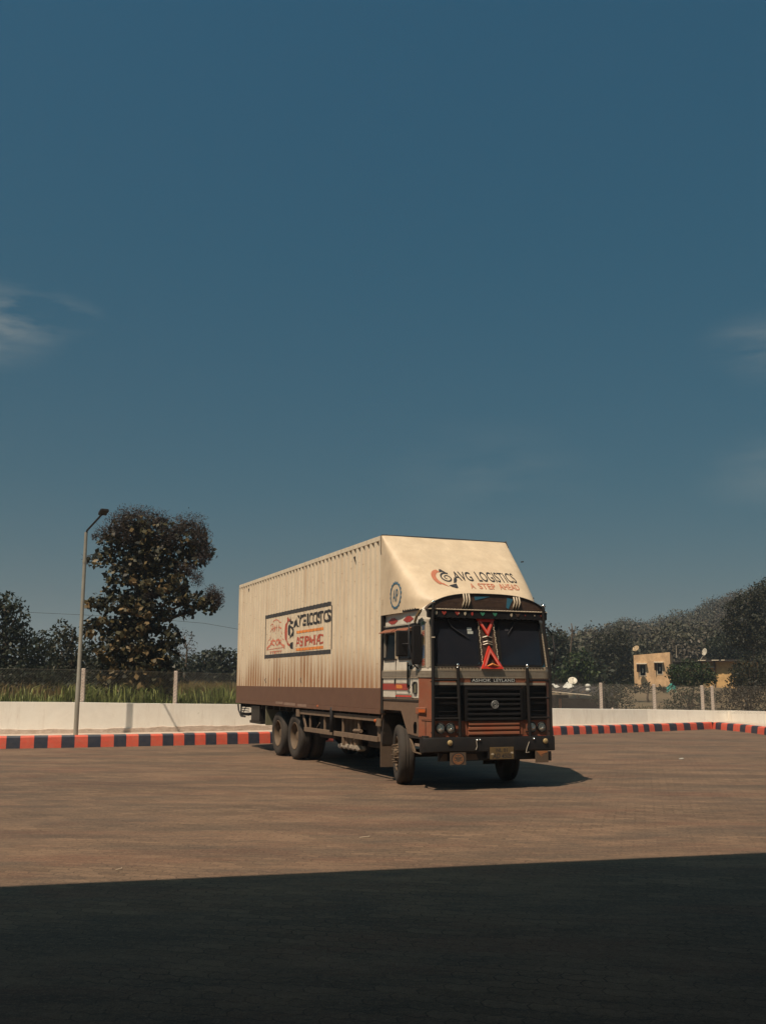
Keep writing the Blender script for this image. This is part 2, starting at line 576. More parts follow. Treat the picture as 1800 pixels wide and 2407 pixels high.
class D2:
    """flat drawing: polygons, strokes and words, laid on a surface by a mapping"""

    def __init__(s):
        s.v, s.f = [], []

    def poly(s, pts):
        o = len(s.v)
        s.v += list(pts)
        s.f.append(tuple(range(o, o + len(pts))))
        return s

    def rect(s, u0, u1, v0, v1):
        return s.poly([(u0, v0), (u1, v0), (u1, v1), (u0, v1)])

    def stroke(s, pts, w):
        ws = w if isinstance(w, (list, tuple)) else [w] * len(pts)
        L, Rr = [], []
        for i, p in enumerate(pts):
            a = pts[max(i - 1, 0)]
            b = pts[min(i + 1, len(pts) - 1)]
            dx, dy = b[0] - a[0], b[1] - a[1]
            l = math.hypot(dx, dy) or 1
            nx, ny = -dy / l, dx / l
            L.append((p[0] + nx * ws[i] / 2, p[1] + ny * ws[i] / 2))
            Rr.append((p[0] - nx * ws[i] / 2, p[1] - ny * ws[i] / 2))
        for i in range(len(pts) - 1):
            s.poly([L[i], L[i + 1], Rr[i + 1], Rr[i]])
        return s

    def word(s, txt, box, **k):
        vs, fs = text2d(txt, box, **k)
        o = len(s.v)
        s.v += vs
        s.f += [tuple(i + o for i in f) for f in fs]
        return s

    def build(s, name, m, parent, fn, ucuts=(), vcuts=()):
        bm = bmesh.new()
        vv = [bm.verts.new((u, v, 0)) for u, v in s.v]
        for f in s.f:
            try:
                bm.faces.new([vv[i] for i in f])
            except ValueError:
                pass
        bmesh.ops.triangulate(bm, faces=bm.faces)
        for c in ucuts:
            bmesh.ops.bisect_plane(bm, geom=bm.verts[:] + bm.edges[:] + bm.faces[:], plane_co=(c, 0, 0), plane_no=(1, 0, 0))
        for c in vcuts:
            bmesh.ops.bisect_plane(bm, geom=bm.verts[:] + bm.edges[:] + bm.faces[:], plane_co=(0, c, 0), plane_no=(0, 1, 0))
        for v in bm.verts:
            v.co = fn(v.co.x, v.co.y)
        me = bpy.data.meshes.new(name)
        bm.to_mesh(me)
        bm.free()
        me.materials.append(m)
        o = bpy.data.objects.new(name, me)
        COL.objects.link(o)
        o.parent = parent
        return o


def np_mesh(name, verts, faces, m, parent=None):
    """many small triangles or quads at once ; faces is an (n, k) array"""
    me = bpy.data.meshes.new(name)
    k = faces.shape[1]
    me.vertices.add(len(verts))
    me.vertices.foreach_set('co', verts.astype(np.float32).ravel())
    me.loops.add(faces.size)
    me.loops.foreach_set('vertex_index', faces.astype(np.int32).ravel())
    me.polygons.add(len(faces))
    me.polygons.foreach_set('loop_start', np.arange(0, faces.size, k, dtype=np.int32))
    me.update(calc_edges=True)
    me.validate()
    me.materials.append(m)
    o = bpy.data.objects.new(name, me)
    COL.objects.link(o)
    if parent:
        o.parent = parent
    return o


# ------------------------------------------------------------------ the site: kerb line, wall line
KERB = [(-22, 23.3), (-14, 25.05), (-9.64, 26.42), (-8.01, 26.98), (-6.2, 27.72), (-3.7, 28.92), (0.9, 31.45), (5.64, 34.29), (7.53, 35.5), (9.35, 36.8), (10.87, 37.95), (12.43, 39.26)]
KERB2 = [(12.43, 39.26), (12.75, 37.16), (12.80, 34.77), (12.9, 28), (12.95, 6)]


def offset_line(P, d):
    out = []
    for i, p in enumerate(P):
        a = Vector(P[max(i - 1, 0)])
        b = Vector(P[min(i + 1, len(P) - 1)])
        t = (b - a).normalized()
        n = Vector((-t.y, t.x))
        out.append((p[0] + n.x * d, p[1] + n.y * d))
    return out


def full_line(d):
    """kerb line and its return leg, moved outwards by d"""
    A = offset_line(KERB, d)
    B = offset_line([KERB2[0], KERB2[1], KERB2[2], KERB2[3], KERB2[4]], d)
    # outward of the return leg is +x
    c = (B[1][0] + (B[0][0] - B[1][0]) * 0.3 + 0.0, A[-1][1] + 0.55 * d)
    return A[:-1] + [(KERB2[0][0] + d * 0.75, KERB2[0][1] + d * 1.0)] + [(p[0], p[1]) for p in B[1:]]


def line_y(P, x):
    for (a, b) in zip(P[:-1], P[1:]):
        if a[0] <= x <= b[0]:
            return a[1] + (b[1] - a[1]) * (x - a[0]) / (b[0] - a[0])
    return P[-1][1]


WALL_OFF = 1.38
WL = full_line(WALL_OFF)
WLB = full_line(WALL_OFF + 0.22)


def wall_top(x, y):
    pts = [(-22, 1.15), (-10, 1.14), (-8.3, 1.12), (-6.4, 1.08), (-3.8, 1.035), (5.8, 0.815), (7.8, 0.77), (9.6, 0.725), (11.2, 0.69), (12.8, 0.65)]
    if x >= 12.8:
        return 0.65 + max(0, 40.6 - y) * 0.016
    for a, b in zip(pts[:-1], pts[1:]):
        if a[0] <= x <= b[0]:
            return a[1] + (b[1] - a[1]) * (x - a[0]) / (b[0] - a[0])
    return pts[0][1]


def kerb_h(x):
    return 0.30 - max(0, min(1, (x + 4) / 17)) * 0.055


# forecourt paving --------------------------------------------------------
def paving_mat():
    m = bpy.data.materials.new('interlocking_pavers')
    m.use_nodes = True
    t = m.node_tree
    b = t.nodes['Principled BSDF']
    b.inputs['Roughness'].default_value = 0.85
    b.inputs['Specular IOR Level'].default_value = 0.25
    tc = N(t, 'ShaderNodeTexCoord')
    rot = N(t, 'ShaderNodeMapping')
    rot.inputs['Rotation'].default_value = (0, 0, R(14))
    t.links.new(tc.outputs['Object'], rot.inputs[0])
    sp = N(t, 'ShaderNodeSeparateXYZ')
    t.links.new(rot.outputs[0], sp.inputs[0])

    def math_(op, a, b_=None):
        n = N(t, 'ShaderNodeMath', operation=op)
        for i, q in enumerate((a, b_)):
            if q is None:
                continue
            if isinstance(q, (int, float)):
                n.inputs[i].default_value = q
            else:
                t.links.new(q, n.inputs[i])
        return n.outputs[0]
    # zigzag joints
    zx = math_('MULTIPLY', math_('PINGPONG', sp.outputs[0], 0.062), 0.42)
    zy = math_('MULTIPLY', math_('PINGPONG', sp.outputs[1], 0.062), 0.42)
    cb = N(t, 'ShaderNodeCombineXYZ')
    t.links.new(math_('ADD', sp.outputs[0], zy), cb.inputs[0])
    t.links.new(math_('ADD', sp.outputs[1], zx), cb.inputs[1])
    br = N(t, 'ShaderNodeTexBrick')
    br.inputs['Scale'].default_value = 1.0
    br.inputs['Brick Width'].default_value = 0.248
    br.inputs['Row Height'].default_value = 0.124
    br.inputs['Mortar Size'].default_value = 0.006
    br.inputs['Mortar Smooth'].default_value = 0.25
    br.inputs['Bias'].default_value = 0
    br.inputs['Color1'].default_value = (0.115, 0.082, 0.058, 1)
    br.inputs['Color2'].default_value = (0.225, 0.160, 0.112, 1)
    br.inputs['Mortar'].default_value = (0.085, 0.062, 0.044, 1)
    t.links.new(cb.outputs[0], br.inputs['Vector'])

    def noise(scale, st, det=6, rough=0.6, rz=0):
        mp = N(t, 'ShaderNodeMapping')
        mp.inputs['Scale'].default_value = st
        mp.inputs['Rotation'].default_value = (0, 0, rz)
        t.links.new(tc.outputs['Object'], mp.inputs[0])
        n = N(t, 'ShaderNodeTexNoise')
        n.inputs['Scale'].default_value = scale
        n.inputs['Detail'].default_value = det
        n.inputs['Roughness'].default_value = rough
        t.links.new(mp.outputs[0], n.inputs['Vector'])
        return n.outputs[0]

    def rng(v, a, b_, c=0, d=1):
        mr = N(t, 'ShaderNodeMapRange')
        for i, q in enumerate((a, b_, c, d)):
            mr.inputs[i + 1].default_value = q
        t.links.new(v, mr.inputs[0])
        return mr.outputs[0]

    def mix(f, a, col):
        x = N(t, 'ShaderNodeMix', data_type='RGBA')
        t.links.new(f, x.inputs[0])
        t.links.new(a, x.inputs[6])
        x.inputs[7].default_value = tuple(col) + (1,)
        return x.outputs[2]
    o = br.outputs['Color']
    o = mix(rng(noise(0.6, (0.6, 1, 1), 7, .7, R(12)), 0.40, 0.60, 0, .7), o, (0.25, 0.170, 0.118))
    o = mix(rng(noise(0.9, (0.42, 1.2, 1), 8, .75, R(-8)), 0.46, 0.60, 0, .85), o, (0.088, 0.074, 0.062))
    o = mix(rng(noise(0.8, (0.34, 1.2, 1), 8, .75, R(6)), 0.50, 0.62, 0, .6), o, (0.165, 0.085, 0.060))
    o = mix(rng(noise(0.55, (0.35, 1.4, 1), 8, .75, R(-18)), 0.50, 0.62, 0, .7), o, (0.078, 0.062, 0.050))
    o = mix(rng(noise(2.4, (0.5, 1.2, 1), 6, .7), 0.35, 0.75, 0, .3), o, (0.24, 0.175, 0.125))
    jm = N(t, 'ShaderNodeMix', data_type='RGBA')
    t.links.new(math_('MULTIPLY', br.outputs['Fac'], rng(noise(0.9, (1, 1, 1), 5, .65), .42, .66, .10, .62)), jm.inputs[0])
    t.links.new(o, jm.inputs[6])
    jm.inputs[7].default_value = (0.028, 0.020, 0.015, 1)
    o = jm.outputs[2]
    # tyre arcs sweeping round the yard
    for (cx, cy, r0, wd, am) in ((4.0, 44.0, 27.6, .07, .75), (4.0, 44.0, 27.9, .05, .6), (4.2, 44.2, 29.2, .08, .6), (4.3, 44.3, 30.6, .12, .4), (-9, 2, 17.0, .16, .36), (-9.5, 2, 19.2, .10, .4), (7, 52, 36.5, .14, .45), (7, 52, 38.6, .16, .35), (7, 54, 43.5, .14, .35), (5, 41, 19.3, .07, .5)):
        dn = N(t, 'ShaderNodeVectorMath', operation='DISTANCE')
        t.links.new(tc.outputs['Object'], dn.inputs[0])
        dn.inputs[1].default_value = (cx, cy, 0)
        k = math_('ABSOLUTE', math_('SUBTRACT', dn.outputs['Value'], r0))
        k = rng(k, wd * .5, wd * 1.6, am, 0)
        k = math_('MULTIPLY', k, rng(noise(0.5, (1, 1, 1), 4), .38, .62))
        o = mix(k, o, (0.085, 0.062, 0.052))
    o = mix(rng(noise(26, (1, 1, 1), 4, .75), 0.50, 0.68, 0, .5), o, (0.30, 0.23, 0.165))
    o = mix(rng(noise(17, (1, 1, 1), 4, .75), 0.54, 0.70, 0, .5), o, (0.06, 0.05, 0.04))
    fine = noise(90, (1, 1, 1), 3, .7)
    fm = N(t, 'ShaderNodeMix', data_type='RGBA', blend_type='MULTIPLY')
    fm.inputs[0].default_value = 1.0
    t.links.new(o, fm.inputs[6])
    gr = N(t, 'ShaderNodeCombineColor')
    for i, k_ in enumerate((.80, .725, .675)):
        t.links.new(rng(fine, 0.25, 0.75, 0.50 * k_, 1.45 * k_), gr.inputs[i])
    t.links.new(gr.outputs[0], fm.inputs[7])
    t.links.new(fm.outputs[2], b.inputs['Base Color'])
    hh = math_('ADD', math_('MULTIPLY', br.outputs['Fac'], -1.0), math_('MULTIPLY', fine, 0.3))
    bp = N(t, 'ShaderNodeBump')
    bp.inputs['Strength'].default_value = 0.35
    bp.inputs['Distance'].default_value = 0.004
    t.links.new(hh, bp.inputs['Height'])
    t.links.new(bp.outputs[0], b.inputs['Normal'])
    return m


M['paving'] = paving_mat()
mb = MB()
EDGE = full_line(0.10)
poly = [(-22, -40)] + EDGE + [(12.95 + .1, -40)]
mb.add([(x, y, 0) for x, y in poly], [tuple(range(len(poly)))])
tag(mb.build('forecourt', M['paving']), kind='structure')

# painted kerb ------------------------------------------------------------


def resample(P, a, b, n):
    """n equal steps between arc lengths a and b"""
    L = [0]
    for p, q in zip(P[:-1], P[1:]):
        L.append(L[-1] + math.dist(p, q))
    out = []
    for i in range(n + 1):
        s = a + (b - a) * i / n
        for k in range(len(P) - 1):
            if L[k] <= s <= L[k + 1] + 1e-9:
                f = (s - L[k]) / (L[k + 1] - L[k])
                out.append((P[k][0] + (P[k + 1][0] - P[k][0]) * f, P[k][1] + (P[k + 1][1] - P[k][1]) * f))
                break
    return out


def arc_at_px(P, px):
    """arc length at which the line passes the sight line through column px"""
    L = 0
    d = ray(px, 1750)
    k = d.x / d.y
    for p, q in zip(P[:-1], P[1:]):
        f0 = p[0] - k * p[1]
        f1 = q[0] - k * q[1]
        if f0 <= 0 <= f1 or f1 <= 0 <= f0:
            f = f0 / (f0 - f1)
            return L + f * math.dist(p, q)
        L += math.dist(p, q)
    return L


def poly_len(P):
    return sum(math.dist(p, q) for p, q in zip(P[:-1], P[1:]))


anchors = [(15.2, 0), (144.7, 4), (268.0, 8), (382.7, 12), (483.5, 16), (584.3, 20), (1319, 54), (1434, 62), (1540, 70), (1640, 76), (1671, 78)]
marks = []
s0 = arc_at_px(KERB, anchors[0][0])
nleft = int(s0 / 0.33)
marks += [(p, (i - nleft) % 2) for i, p in enumerate(resample(KERB, s0 - nleft * 0.33, s0, nleft)[:-1])]
for (pa, ka), (pb, kb) in zip(anchors[:-1], anchors[1:]):
    seg = resample(KERB, arc_at_px(KERB, pa), min(arc_at_px(KERB, pb), poly_len(KERB)), kb - ka)
    marks += [(p, (ka + i) % 2) for i, p in enumerate(seg[:-1])]
marks.append((KERB[-1], 0))
kb = MB()
random.seed(3)


def kerb_run(kb, marks, closing):
    pts = [m[0] for m in marks] + [closing]
    nrm = []
    for i in range(len(pts)):
        a = Vector(pts[max(i - 1, 0)])
        b = Vector(pts[min(i + 1, len(pts) - 1)])
        t = (b - a).normalized()
        nrm.append(Vector((-t.y, t.x)))
    for i in range(len(pts) - 1):
        j = 0.004 * random.uniform(-1, 1)
        rows = []
        for q in (i, i + 1):
            p = Vector(pts[q])
            n = nrm[q]
            h = kerb_h(p.x) + random.uniform(-.004, .004)
            for d, z in ((0.0 + j, -0.02), (0.015 + j, h * 0.5), (0.03 + j, h - 0.03), (0.055 + j, h), (0.19, h + 0.012), (0.20, -0.02)):
                rows.append((p.x + n.x * d, p.y + n.y * d, z))
        k = 6
        kb.add(rows, [(a, a + 1, k + a + 1, k + a) for a in range(k - 1)], marks[i][1])


# index parity: 0 = navy, 1 = red
kerb_run(kb, marks, KERB[-1])
mk2 = []
anch2 = [(1682, 0), (1694.7, 1), (1723, 3), (1751.5, 5), (1780, 7), (1796, 8)]
mk2.append((KERB2[0], 1))
d2 = []
for (pa, ka), (pb, kb_) in zip(anch2[:-1], anch2[1:]):
    seg = resample(KERB2, arc_at_px(KERB2, pa), arc_at_px(KERB2, pb), kb_ - ka)
    mk2 += [(p, (ka + i) % 2) for i, p in enumerate(seg[:-1])]
sl = arc_at_px(KERB2, 1796)
nn = int((poly_len(KERB2) - sl) / 0.5)
mk2 += [(p, i % 2) for i, p in enumerate(resample(KERB2, sl, poly_len(KERB2), nn)[:-1])]
kerb_run(kb, mk2, KERB2[-1])
tag(kb.build('kerb', [M['knavy'], M['kred']]), kind='structure')

# filled strip between kerb and wall
M['verge'] = mat('pale_cement_strip', (0.46, 0.37, 0.30), 0.9, var=0.2, scale=8, bump=0.3)
A_, B_ = full_line(0.19), full_line(WALL_OFF + 0.05)
mb = MB()
for i in range(len(A_) - 1):
    h0, h1 = kerb_h(A_[i][0]) - 0.004, kerb_h(A_[i + 1][0]) - 0.004
    mb.add([(*A_[i], h0), (*A_[i + 1], h1), (*B_[i + 1], h1), (*B_[i], h0)], [(0, 1, 2, 3)])
tag(mb.build('pavement', M['verge']), kind='structure')


# whitewashed wall ---------------------------------------------------------
def wall_mat():
    m = mat('whitewashed_plaster', (0.87, 0.83, 0.75), 0.85, var=0.04, scale=2.5, dust=(0.62, 0.50, 0.40), dust_amt=0.16, bump=0.12, bscale=25)
    t = m.node_tree
    b = t.nodes['Principled BSDF']
    src = b.inputs['Base Color'].links[0].from_socket
    tc = N(t, 'ShaderNodeTexCoord')
    mp = N(t, 'ShaderNodeMapping')
    mp.inputs['Scale'].default_value = (1, 1, .18)
    t.links.new(tc.outputs['Object'], mp.inputs[0])
    col = src
    for sc_, a_, b_, am, c_ in ((3.2, .54, .74, .40, (.50, .41, .33)), (9, .62, .74, .35, (.40, .31, .25)), (1.1, .5, .7, .25, (.62, .54, .46))):
        nz = N(t, 'ShaderNodeTexNoise')
        nz.inputs['Scale'].default_value = sc_
        nz.inputs['Detail'].default_value = 7
        nz.inputs['Roughness'].default_value = .7
        t.links.new(mp.outputs[0], nz.inputs['Vector'])
        mr = N(t, 'ShaderNodeMapRange')
        mr.inputs[1].default_value = a_
        mr.inputs[2].default_value = b_
        mr.inputs[4].default_value = am
        t.links.new(nz.outputs[0], mr.inputs[0])
        mx = N(t, 'ShaderNodeMix', data_type='RGBA')
        t.links.new(mr.outputs[0], mx.inputs[0])
        t.links.new(col, mx.inputs[6])
        mx.inputs[7].default_value = c_ + (1,)
        col = mx.outputs[2]
    t.links.new(col, b.inputs['Base Color'])
    return m


M['wall'] = wall_mat()
M['plinth'] = mat('rough_cracked_plaster', (0.64, 0.54, 0.46), 0.9, var=0.1, scale=7, dust=(0.30, 0.20, 0.14), dust_amt=0.45, bump=0.8, bscale=18)
wall = empty('boundary_wall', (WL[3][0], WL[3][1], 0))
tag(wall, 'long low whitewashed wall behind the red and navy kerb', 'wall')


def dense(P, step=0.5):
    n = int(poly_len(P) / step)
    return resample(P, 0, poly_len(P) - 1e-6, n)


def wall_pieces():
    random.seed(8)
    P, Q = dense(WL, .5), None
    n = len(P)
    Q = resample(WLB, 0, poly_len(WLB) - 1e-6, n - 1)
    mb = MB()
    for i in range(n - 1):
        z0, z1 = wall_top(*P[i]), wall_top(*P[i + 1])
        b = 0.0
        vs = [(*P[i], b), (*P[i + 1], b), (*P[i + 1], z1), (*P[i], z0), (*Q[i], -.2), (*Q[i + 1], -.2), (*Q[i + 1], z1), (*Q[i], z0)]
        mb.add(vs, [(0, 1, 2, 3), (3, 2, 6, 7), (5, 4, 7, 6)])
    ox, oy = wall.location.x, wall.location.y
    mb.v = [(x - ox, y - oy, z) for x, y, z in mb.v]
    mb.build('wall_face', M['wall'], wall)
    # rough plinth with a ragged top edge
    F = full_line(WALL_OFF - 0.035)
    pts = resample(F, 0, poly_len(F) - 1e-6, 700)
    bk = resample(WL, 0, poly_len(WL) - 1e-6, 700)
    mb = MB()
    zt = []
    h = 0.0
    for i, p in enumerate(pts):
        h = h * 0.82 + random.uniform(-0.016, 0.016)
        zt.append(0.42 - max(0, min(1, (p[0] + 4) / 17)) * 0.13 + h)
    for i in range(len(pts) - 1):
        if pts[i][0] > 1.0:
            break
        mb.add([(*pts[i], .2), (*pts[i + 1], .2), (*pts[i + 1], zt[i + 1]), (*pts[i], zt[i]), (*bk[i], zt[i] + .006), (*bk[i + 1], zt[i + 1] + .006)],
               [(0, 1, 2, 3), (3, 2, 5, 4)])
    mb.v = [(x - ox, y - oy, z) for x, y, z in mb.v]
    mb.build('plinth', M['plinth'], wall)


wall_pieces()

# ------------------------------------------------------------------ land beyond the wall
WLN = [Vector(p) for p in full_line(WALL_OFF)]


def wall_dist(x, y):
    """signed distance beyond the wall face"""
    best = 1e9
    p = Vector((x, y))
    for a, b in zip(WLN[:-1], WLN[1:]):
        ab = b - a
        t = max(0, min(1, (p - a).dot(ab) / ab.length_squared))
        q = a + ab * t
        d = (p - q).length
        if d < abs(best):
            cr = ab.x * (p.y - a.y) - ab.y * (p.x - a.x)
            best = d if cr > 0 else -d
    return best


def sst(a, b, x):
    t = max(0, min(1, (x - a) / (b - a)))
    return t * t * (3 - 2 * t)


HILL = [(20, 0.1), (30, .5), (38, 2.6), (46, 5.2), (50, 6.2), (55, 7.0), (65, 9.2), (71, 11.4), (80, 14.0), (110, 24), (160, 40), (300, 50)]


def hill_z(x, y):
    # crest runs at about y = 220 ; sight-line slope x/y decides the height
    X = x * 220 / max(y, 60)
    if X < HILL[0][0]:
        c = HILL[0][1] * sst(-20, 20, X)
    else:
        c = HILL[-1][1]
        for a, b in zip(HILL[:-1], HILL[1:]):
            if a[0] <= X <= b[0]:
                c = a[1] + (b[1] - a[1]) * (X - a[0]) / (b[0] - a[0])
                break
    return c * sst(95, 220, y) ** 1.1


def land_z(x, y, d=None):
    if d is None:
        d = wall_dist(x, y)
    if d < 0.1:
        return -0.35
    right = sst(-2, 7, x)
    near = (1 - right) * 0.95 + right * 0.15
    base = -0.35 + (near + 0.35) * min(1, (d - 0.1) / 0.7)
    far = (1 - right) * 1.05 + right * 0.05
    base += (far - near) * sst(3, 20, d) + right * 1.3 * sst(26, 38, d)
    base += .55 * math.exp(-((x - 11.2) / 1.7) ** 2 - ((y - 43) / 3.0) ** 2)
    z = base + hill_z(x, y)
    if d > 2:
        z += 0.10 * math.sin(x * .7 + y * .3) * sst(2, 6, d) * sst(0, 30, y - 30)
    return z


def axis_pts():
    xs = list(np.arange(-26, 30, 0.5)) + list(np.arange(30, 120, 3)) + list(np.arange(120, 420, 20))
    xs = list(np.arange(-420, -120, 20)) + list(np.arange(-120, -26, 3)) + xs
    ys = [-60, -30, 0, 10, 20] + list(np.arange(23, 50, 0.5)) + list(np.arange(50, 110, 2)) + list(np.arange(110, 260, 6)) + list(np.arange(260, 900, 40)) + [1200, 2000]
    return xs, ys


xs, ys = axis_pts()
V = np.zeros((len(ys), len(xs), 3))
for j, y in enumerate(ys):
    for i, x in enumerate(xs):
        if y < 20 or x < -24:
            z = -0.35 if y < 24 else land_z(max(x, -21), y) if y > 28 else 0.0
            if y <= 28:
                z = -0.35 if x > -24 else 0.3
            elif x < -21:
                z = 0.95 + hill_z(x, y)
        else:
            z = land_z(x, y)
        V[j, i] = (x, y, z)
F_ = []
nx = len(xs)
for j in range(len(ys) - 1):
    for i in range(nx - 1):
        a = j * nx + i
        F_.append((a, a + 1, a + nx + 1, a + nx))
M['soil'] = mat('dry_brown_earth', (0.13, 0.082, 0.046), 0.95, var=0.35, scale=0.6, dust=(0.075, 0.065, 0.028), dust_amt=0.5, bump=0.5, bscale=3)
land = np_mesh('terrain', V.reshape(-1, 3), np.array(F_), M['soil'])
tag(land, kind='structure')

# ------------------------------------------------------------------ foliage
rng = np.random.default_rng(5)


def leaf_cloud(blobs, density, size, seed=0, shell=0.35, up=0.25, aspect=0.6, droop=0.0):
    """blobs: (centre, radii) ; rhombus leaves spread through each blob's outer volume"""
    g = np.random.default_rng(seed)
    VV, FF = [], []
    o = 0
    for c, r in blobs:
        c, r = np.array(c, float), np.array(r, float)
        area = 4 * math.pi * ((r[0] * r[1]) ** 1.6 / 3 + (r[0] * r[2]) ** 1.6 / 3 + (r[1] * r[2]) ** 1.6 / 3) ** (1 / 1.6)
        n = max(6, int(area * density))
        d = g.normal(size=(n, 3))
        d /= np.linalg.norm(d, axis=1)[:, None]
        rad = shell + (1.08 - shell) * g.random(n) ** 0.55
        rad *= 1 + 0.13 * np.sin(d[:, 0] * 5 + seed) * np.cos(d[:, 2] * 6 + c[0]) + 0.08 * g.normal(size=n)
        p = c + d * r * rad[:, None]
        nrm = d * 0.7 + g.normal(size=(n, 3)) * 0.75 + np.array([0, 0, up])
        nrm /= np.linalg.norm(nrm, axis=1)[:, None]
        t = np.cross(nrm, g.normal(size=(n, 3)))
        t /= np.linalg.norm(t, axis=1)[:, None] + 1e-9
        if droop:
            t = t * (1 - droop) + np.array([0, 0, -1.0]) * droop
            t -= nrm * (t * nrm).sum(1)[:, None]
            t /= np.linalg.norm(t, axis=1)[:, None] + 1e-9
        b = np.cross(nrm, t)
        s = size * (0.55 + 0.75 * g.random(n))[:, None]
        v = np.stack([p - t * s * .5, p + b * s * aspect * .5 + t * s * .05 + nrm * s * .08, p + t * s * .55, p - b * s * aspect * .5 + t * s * .05 + nrm * s * .08], 1)
        VV.append(v.reshape(-1, 3))
        FF.append(np.arange(o, o + 4 * n).reshape(-1, 4))
        o += 4 * n
    return np.concatenate(VV), np.concatenate(FF)


def pxblob(cx, cy, rx, ry, Y, dep=None, jy=0.0):
    c = at(cx, cy, Y)
    k = Y / CAM_F
    return ((c.x, c.y + jy, c.z), (rx * k, (dep if dep else min(rx, ry) * k * 1.0 + .15 * rx * k), ry * k))


def make_tree(name, label, cat, blobs, mats, density, size, base=None, seed=1, trunk=0.10, group=None, limbs=True, droop=0.0, aspect=.6, shell=.35, extra=None):
    cx = sum(b[0][0] for b in blobs) / len(blobs)
    cy = sum(b[0][1] for b in blobs) / len(blobs)
    zmin = min(b[0][2] - b[1][2] for b in blobs)
    ztop = max(b[0][2] for b in blobs)
    if base is None:
        base = (cx, cy)
    gz = land_z(base[0], base[1])
    root = empty(name, (base[0], base[1], gz))
    tag(root, label, cat, group)
    off = np.array([base[0], base[1], gz])
    v, f = leaf_cloud(blobs, density, size, seed, droop=droop, aspect=aspect, shell=shell)
    np_mesh('crown', v - off, f, mats, root)
    mb = MB()
    g = random.Random(seed)
    top = Vector((cx - off[0], cy - off[1], max(ztop - gz, 0.3)))
    pts = [Vector((0, 0, -0.2))]
    for k in range(1, 5):
        q = top * (k / 4)
        pts.append(q + Vector((g.uniform(-1, 1), g.uniform(-1, 1), 0)) * trunk * 1.2)
    mb.tube(pts, [trunk, trunk * .85, trunk * .7, trunk * .5, trunk * .25], 7)
    if limbs:
        for c, r in blobs:
            e = Vector(c) - Vector(off)
            fz = max(0.12, min(0.8, (e.z - r[2]) / max(top.z, .1)))
            s = top * fz
            md = s.lerp(e, 0.5) + Vector((0, 0, -0.12 * (e - s).length))
            mb.tube([s, md, e], [trunk * .42, trunk * .28, trunk * .12], 5)
            for q in range(3):
                w = e + Vector((g.uniform(-1, 1) * r[0], g.uniform(-1, 1) * r[1], g.uniform(-.3, 1) * r[2])) * .85
                mb.tube([md.lerp(e, .6), w], [trunk * .16, trunk * .05], 4)
    mb.build('trunk', M['bark'], root, smooth=True)
    if extra:
        extra(root, off)
    return root


LEAF = {
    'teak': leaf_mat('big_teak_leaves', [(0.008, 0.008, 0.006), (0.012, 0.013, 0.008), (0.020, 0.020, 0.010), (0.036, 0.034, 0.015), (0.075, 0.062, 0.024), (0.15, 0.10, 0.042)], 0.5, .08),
    'sunteak': leaf_mat('sunlit_teak_leaves', [(0.030, 0.028, 0.013), (0.06, 0.05, 0.022), (0.12, 0.08, 0.033), (0.22, 0.14, 0.06)], 0.6, .15),
    'panicle': leaf_mat('dry_flower_panicles', [(0.030, 0.022, 0.020), (0.06, 0.045, 0.040), (0.10, 0.075, 0.065)], 0.8, .3),
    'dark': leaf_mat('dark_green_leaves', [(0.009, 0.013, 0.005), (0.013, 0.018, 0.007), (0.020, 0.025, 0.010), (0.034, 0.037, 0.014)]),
    'olive': leaf_mat('olive_leaves', [(0.010, 0.011, 0.005), (0.018, 0.019, 0.008), (0.028, 0.028, 0.011), (0.048, 0.042, 0.018)]),
    'green': leaf_mat('fresh_green_leaves', [(0.010, 0.018, 0.006), (0.018, 0.030, 0.009), (0.034, 0.052, 0.014), (0.055, 0.075, 0.020)]),
    'brown': leaf_mat('brown_dry_leaves', [(0.018, 0.015, 0.009), (0.022, 0.019, 0.011), (0.028, 0.023, 0.014), (0.036, 0.029, 0.018)]),
    'hill': leaf_mat('hillside_foliage', [(0.030, 0.031, 0.016), (0.040, 0.041, 0.020), (0.054, 0.052, 0.027), (0.066, 0.061, 0.034)], trans=.1),  # tones lifted to stand in for distance haze
    'grass': leaf_mat('tall_green_grass', [(0.035, 0.05, 0.012), (0.09, 0.115, 0.025), (0.20, 0.23, 0.06), (0.34, 0.34, 0.12)]),
    'dry': leaf_mat('dry_brown_grass', [(0.09, 0.062, 0.022), (0.15, 0.10, 0.035), (0.22, 0.145, 0.05), (0.12, 0.12, 0.04)]),
}


def z2(x, y, rx, ry):
    k = 4.353
    return (160 + x / k, 1180 + y / k, rx / k, ry / k)


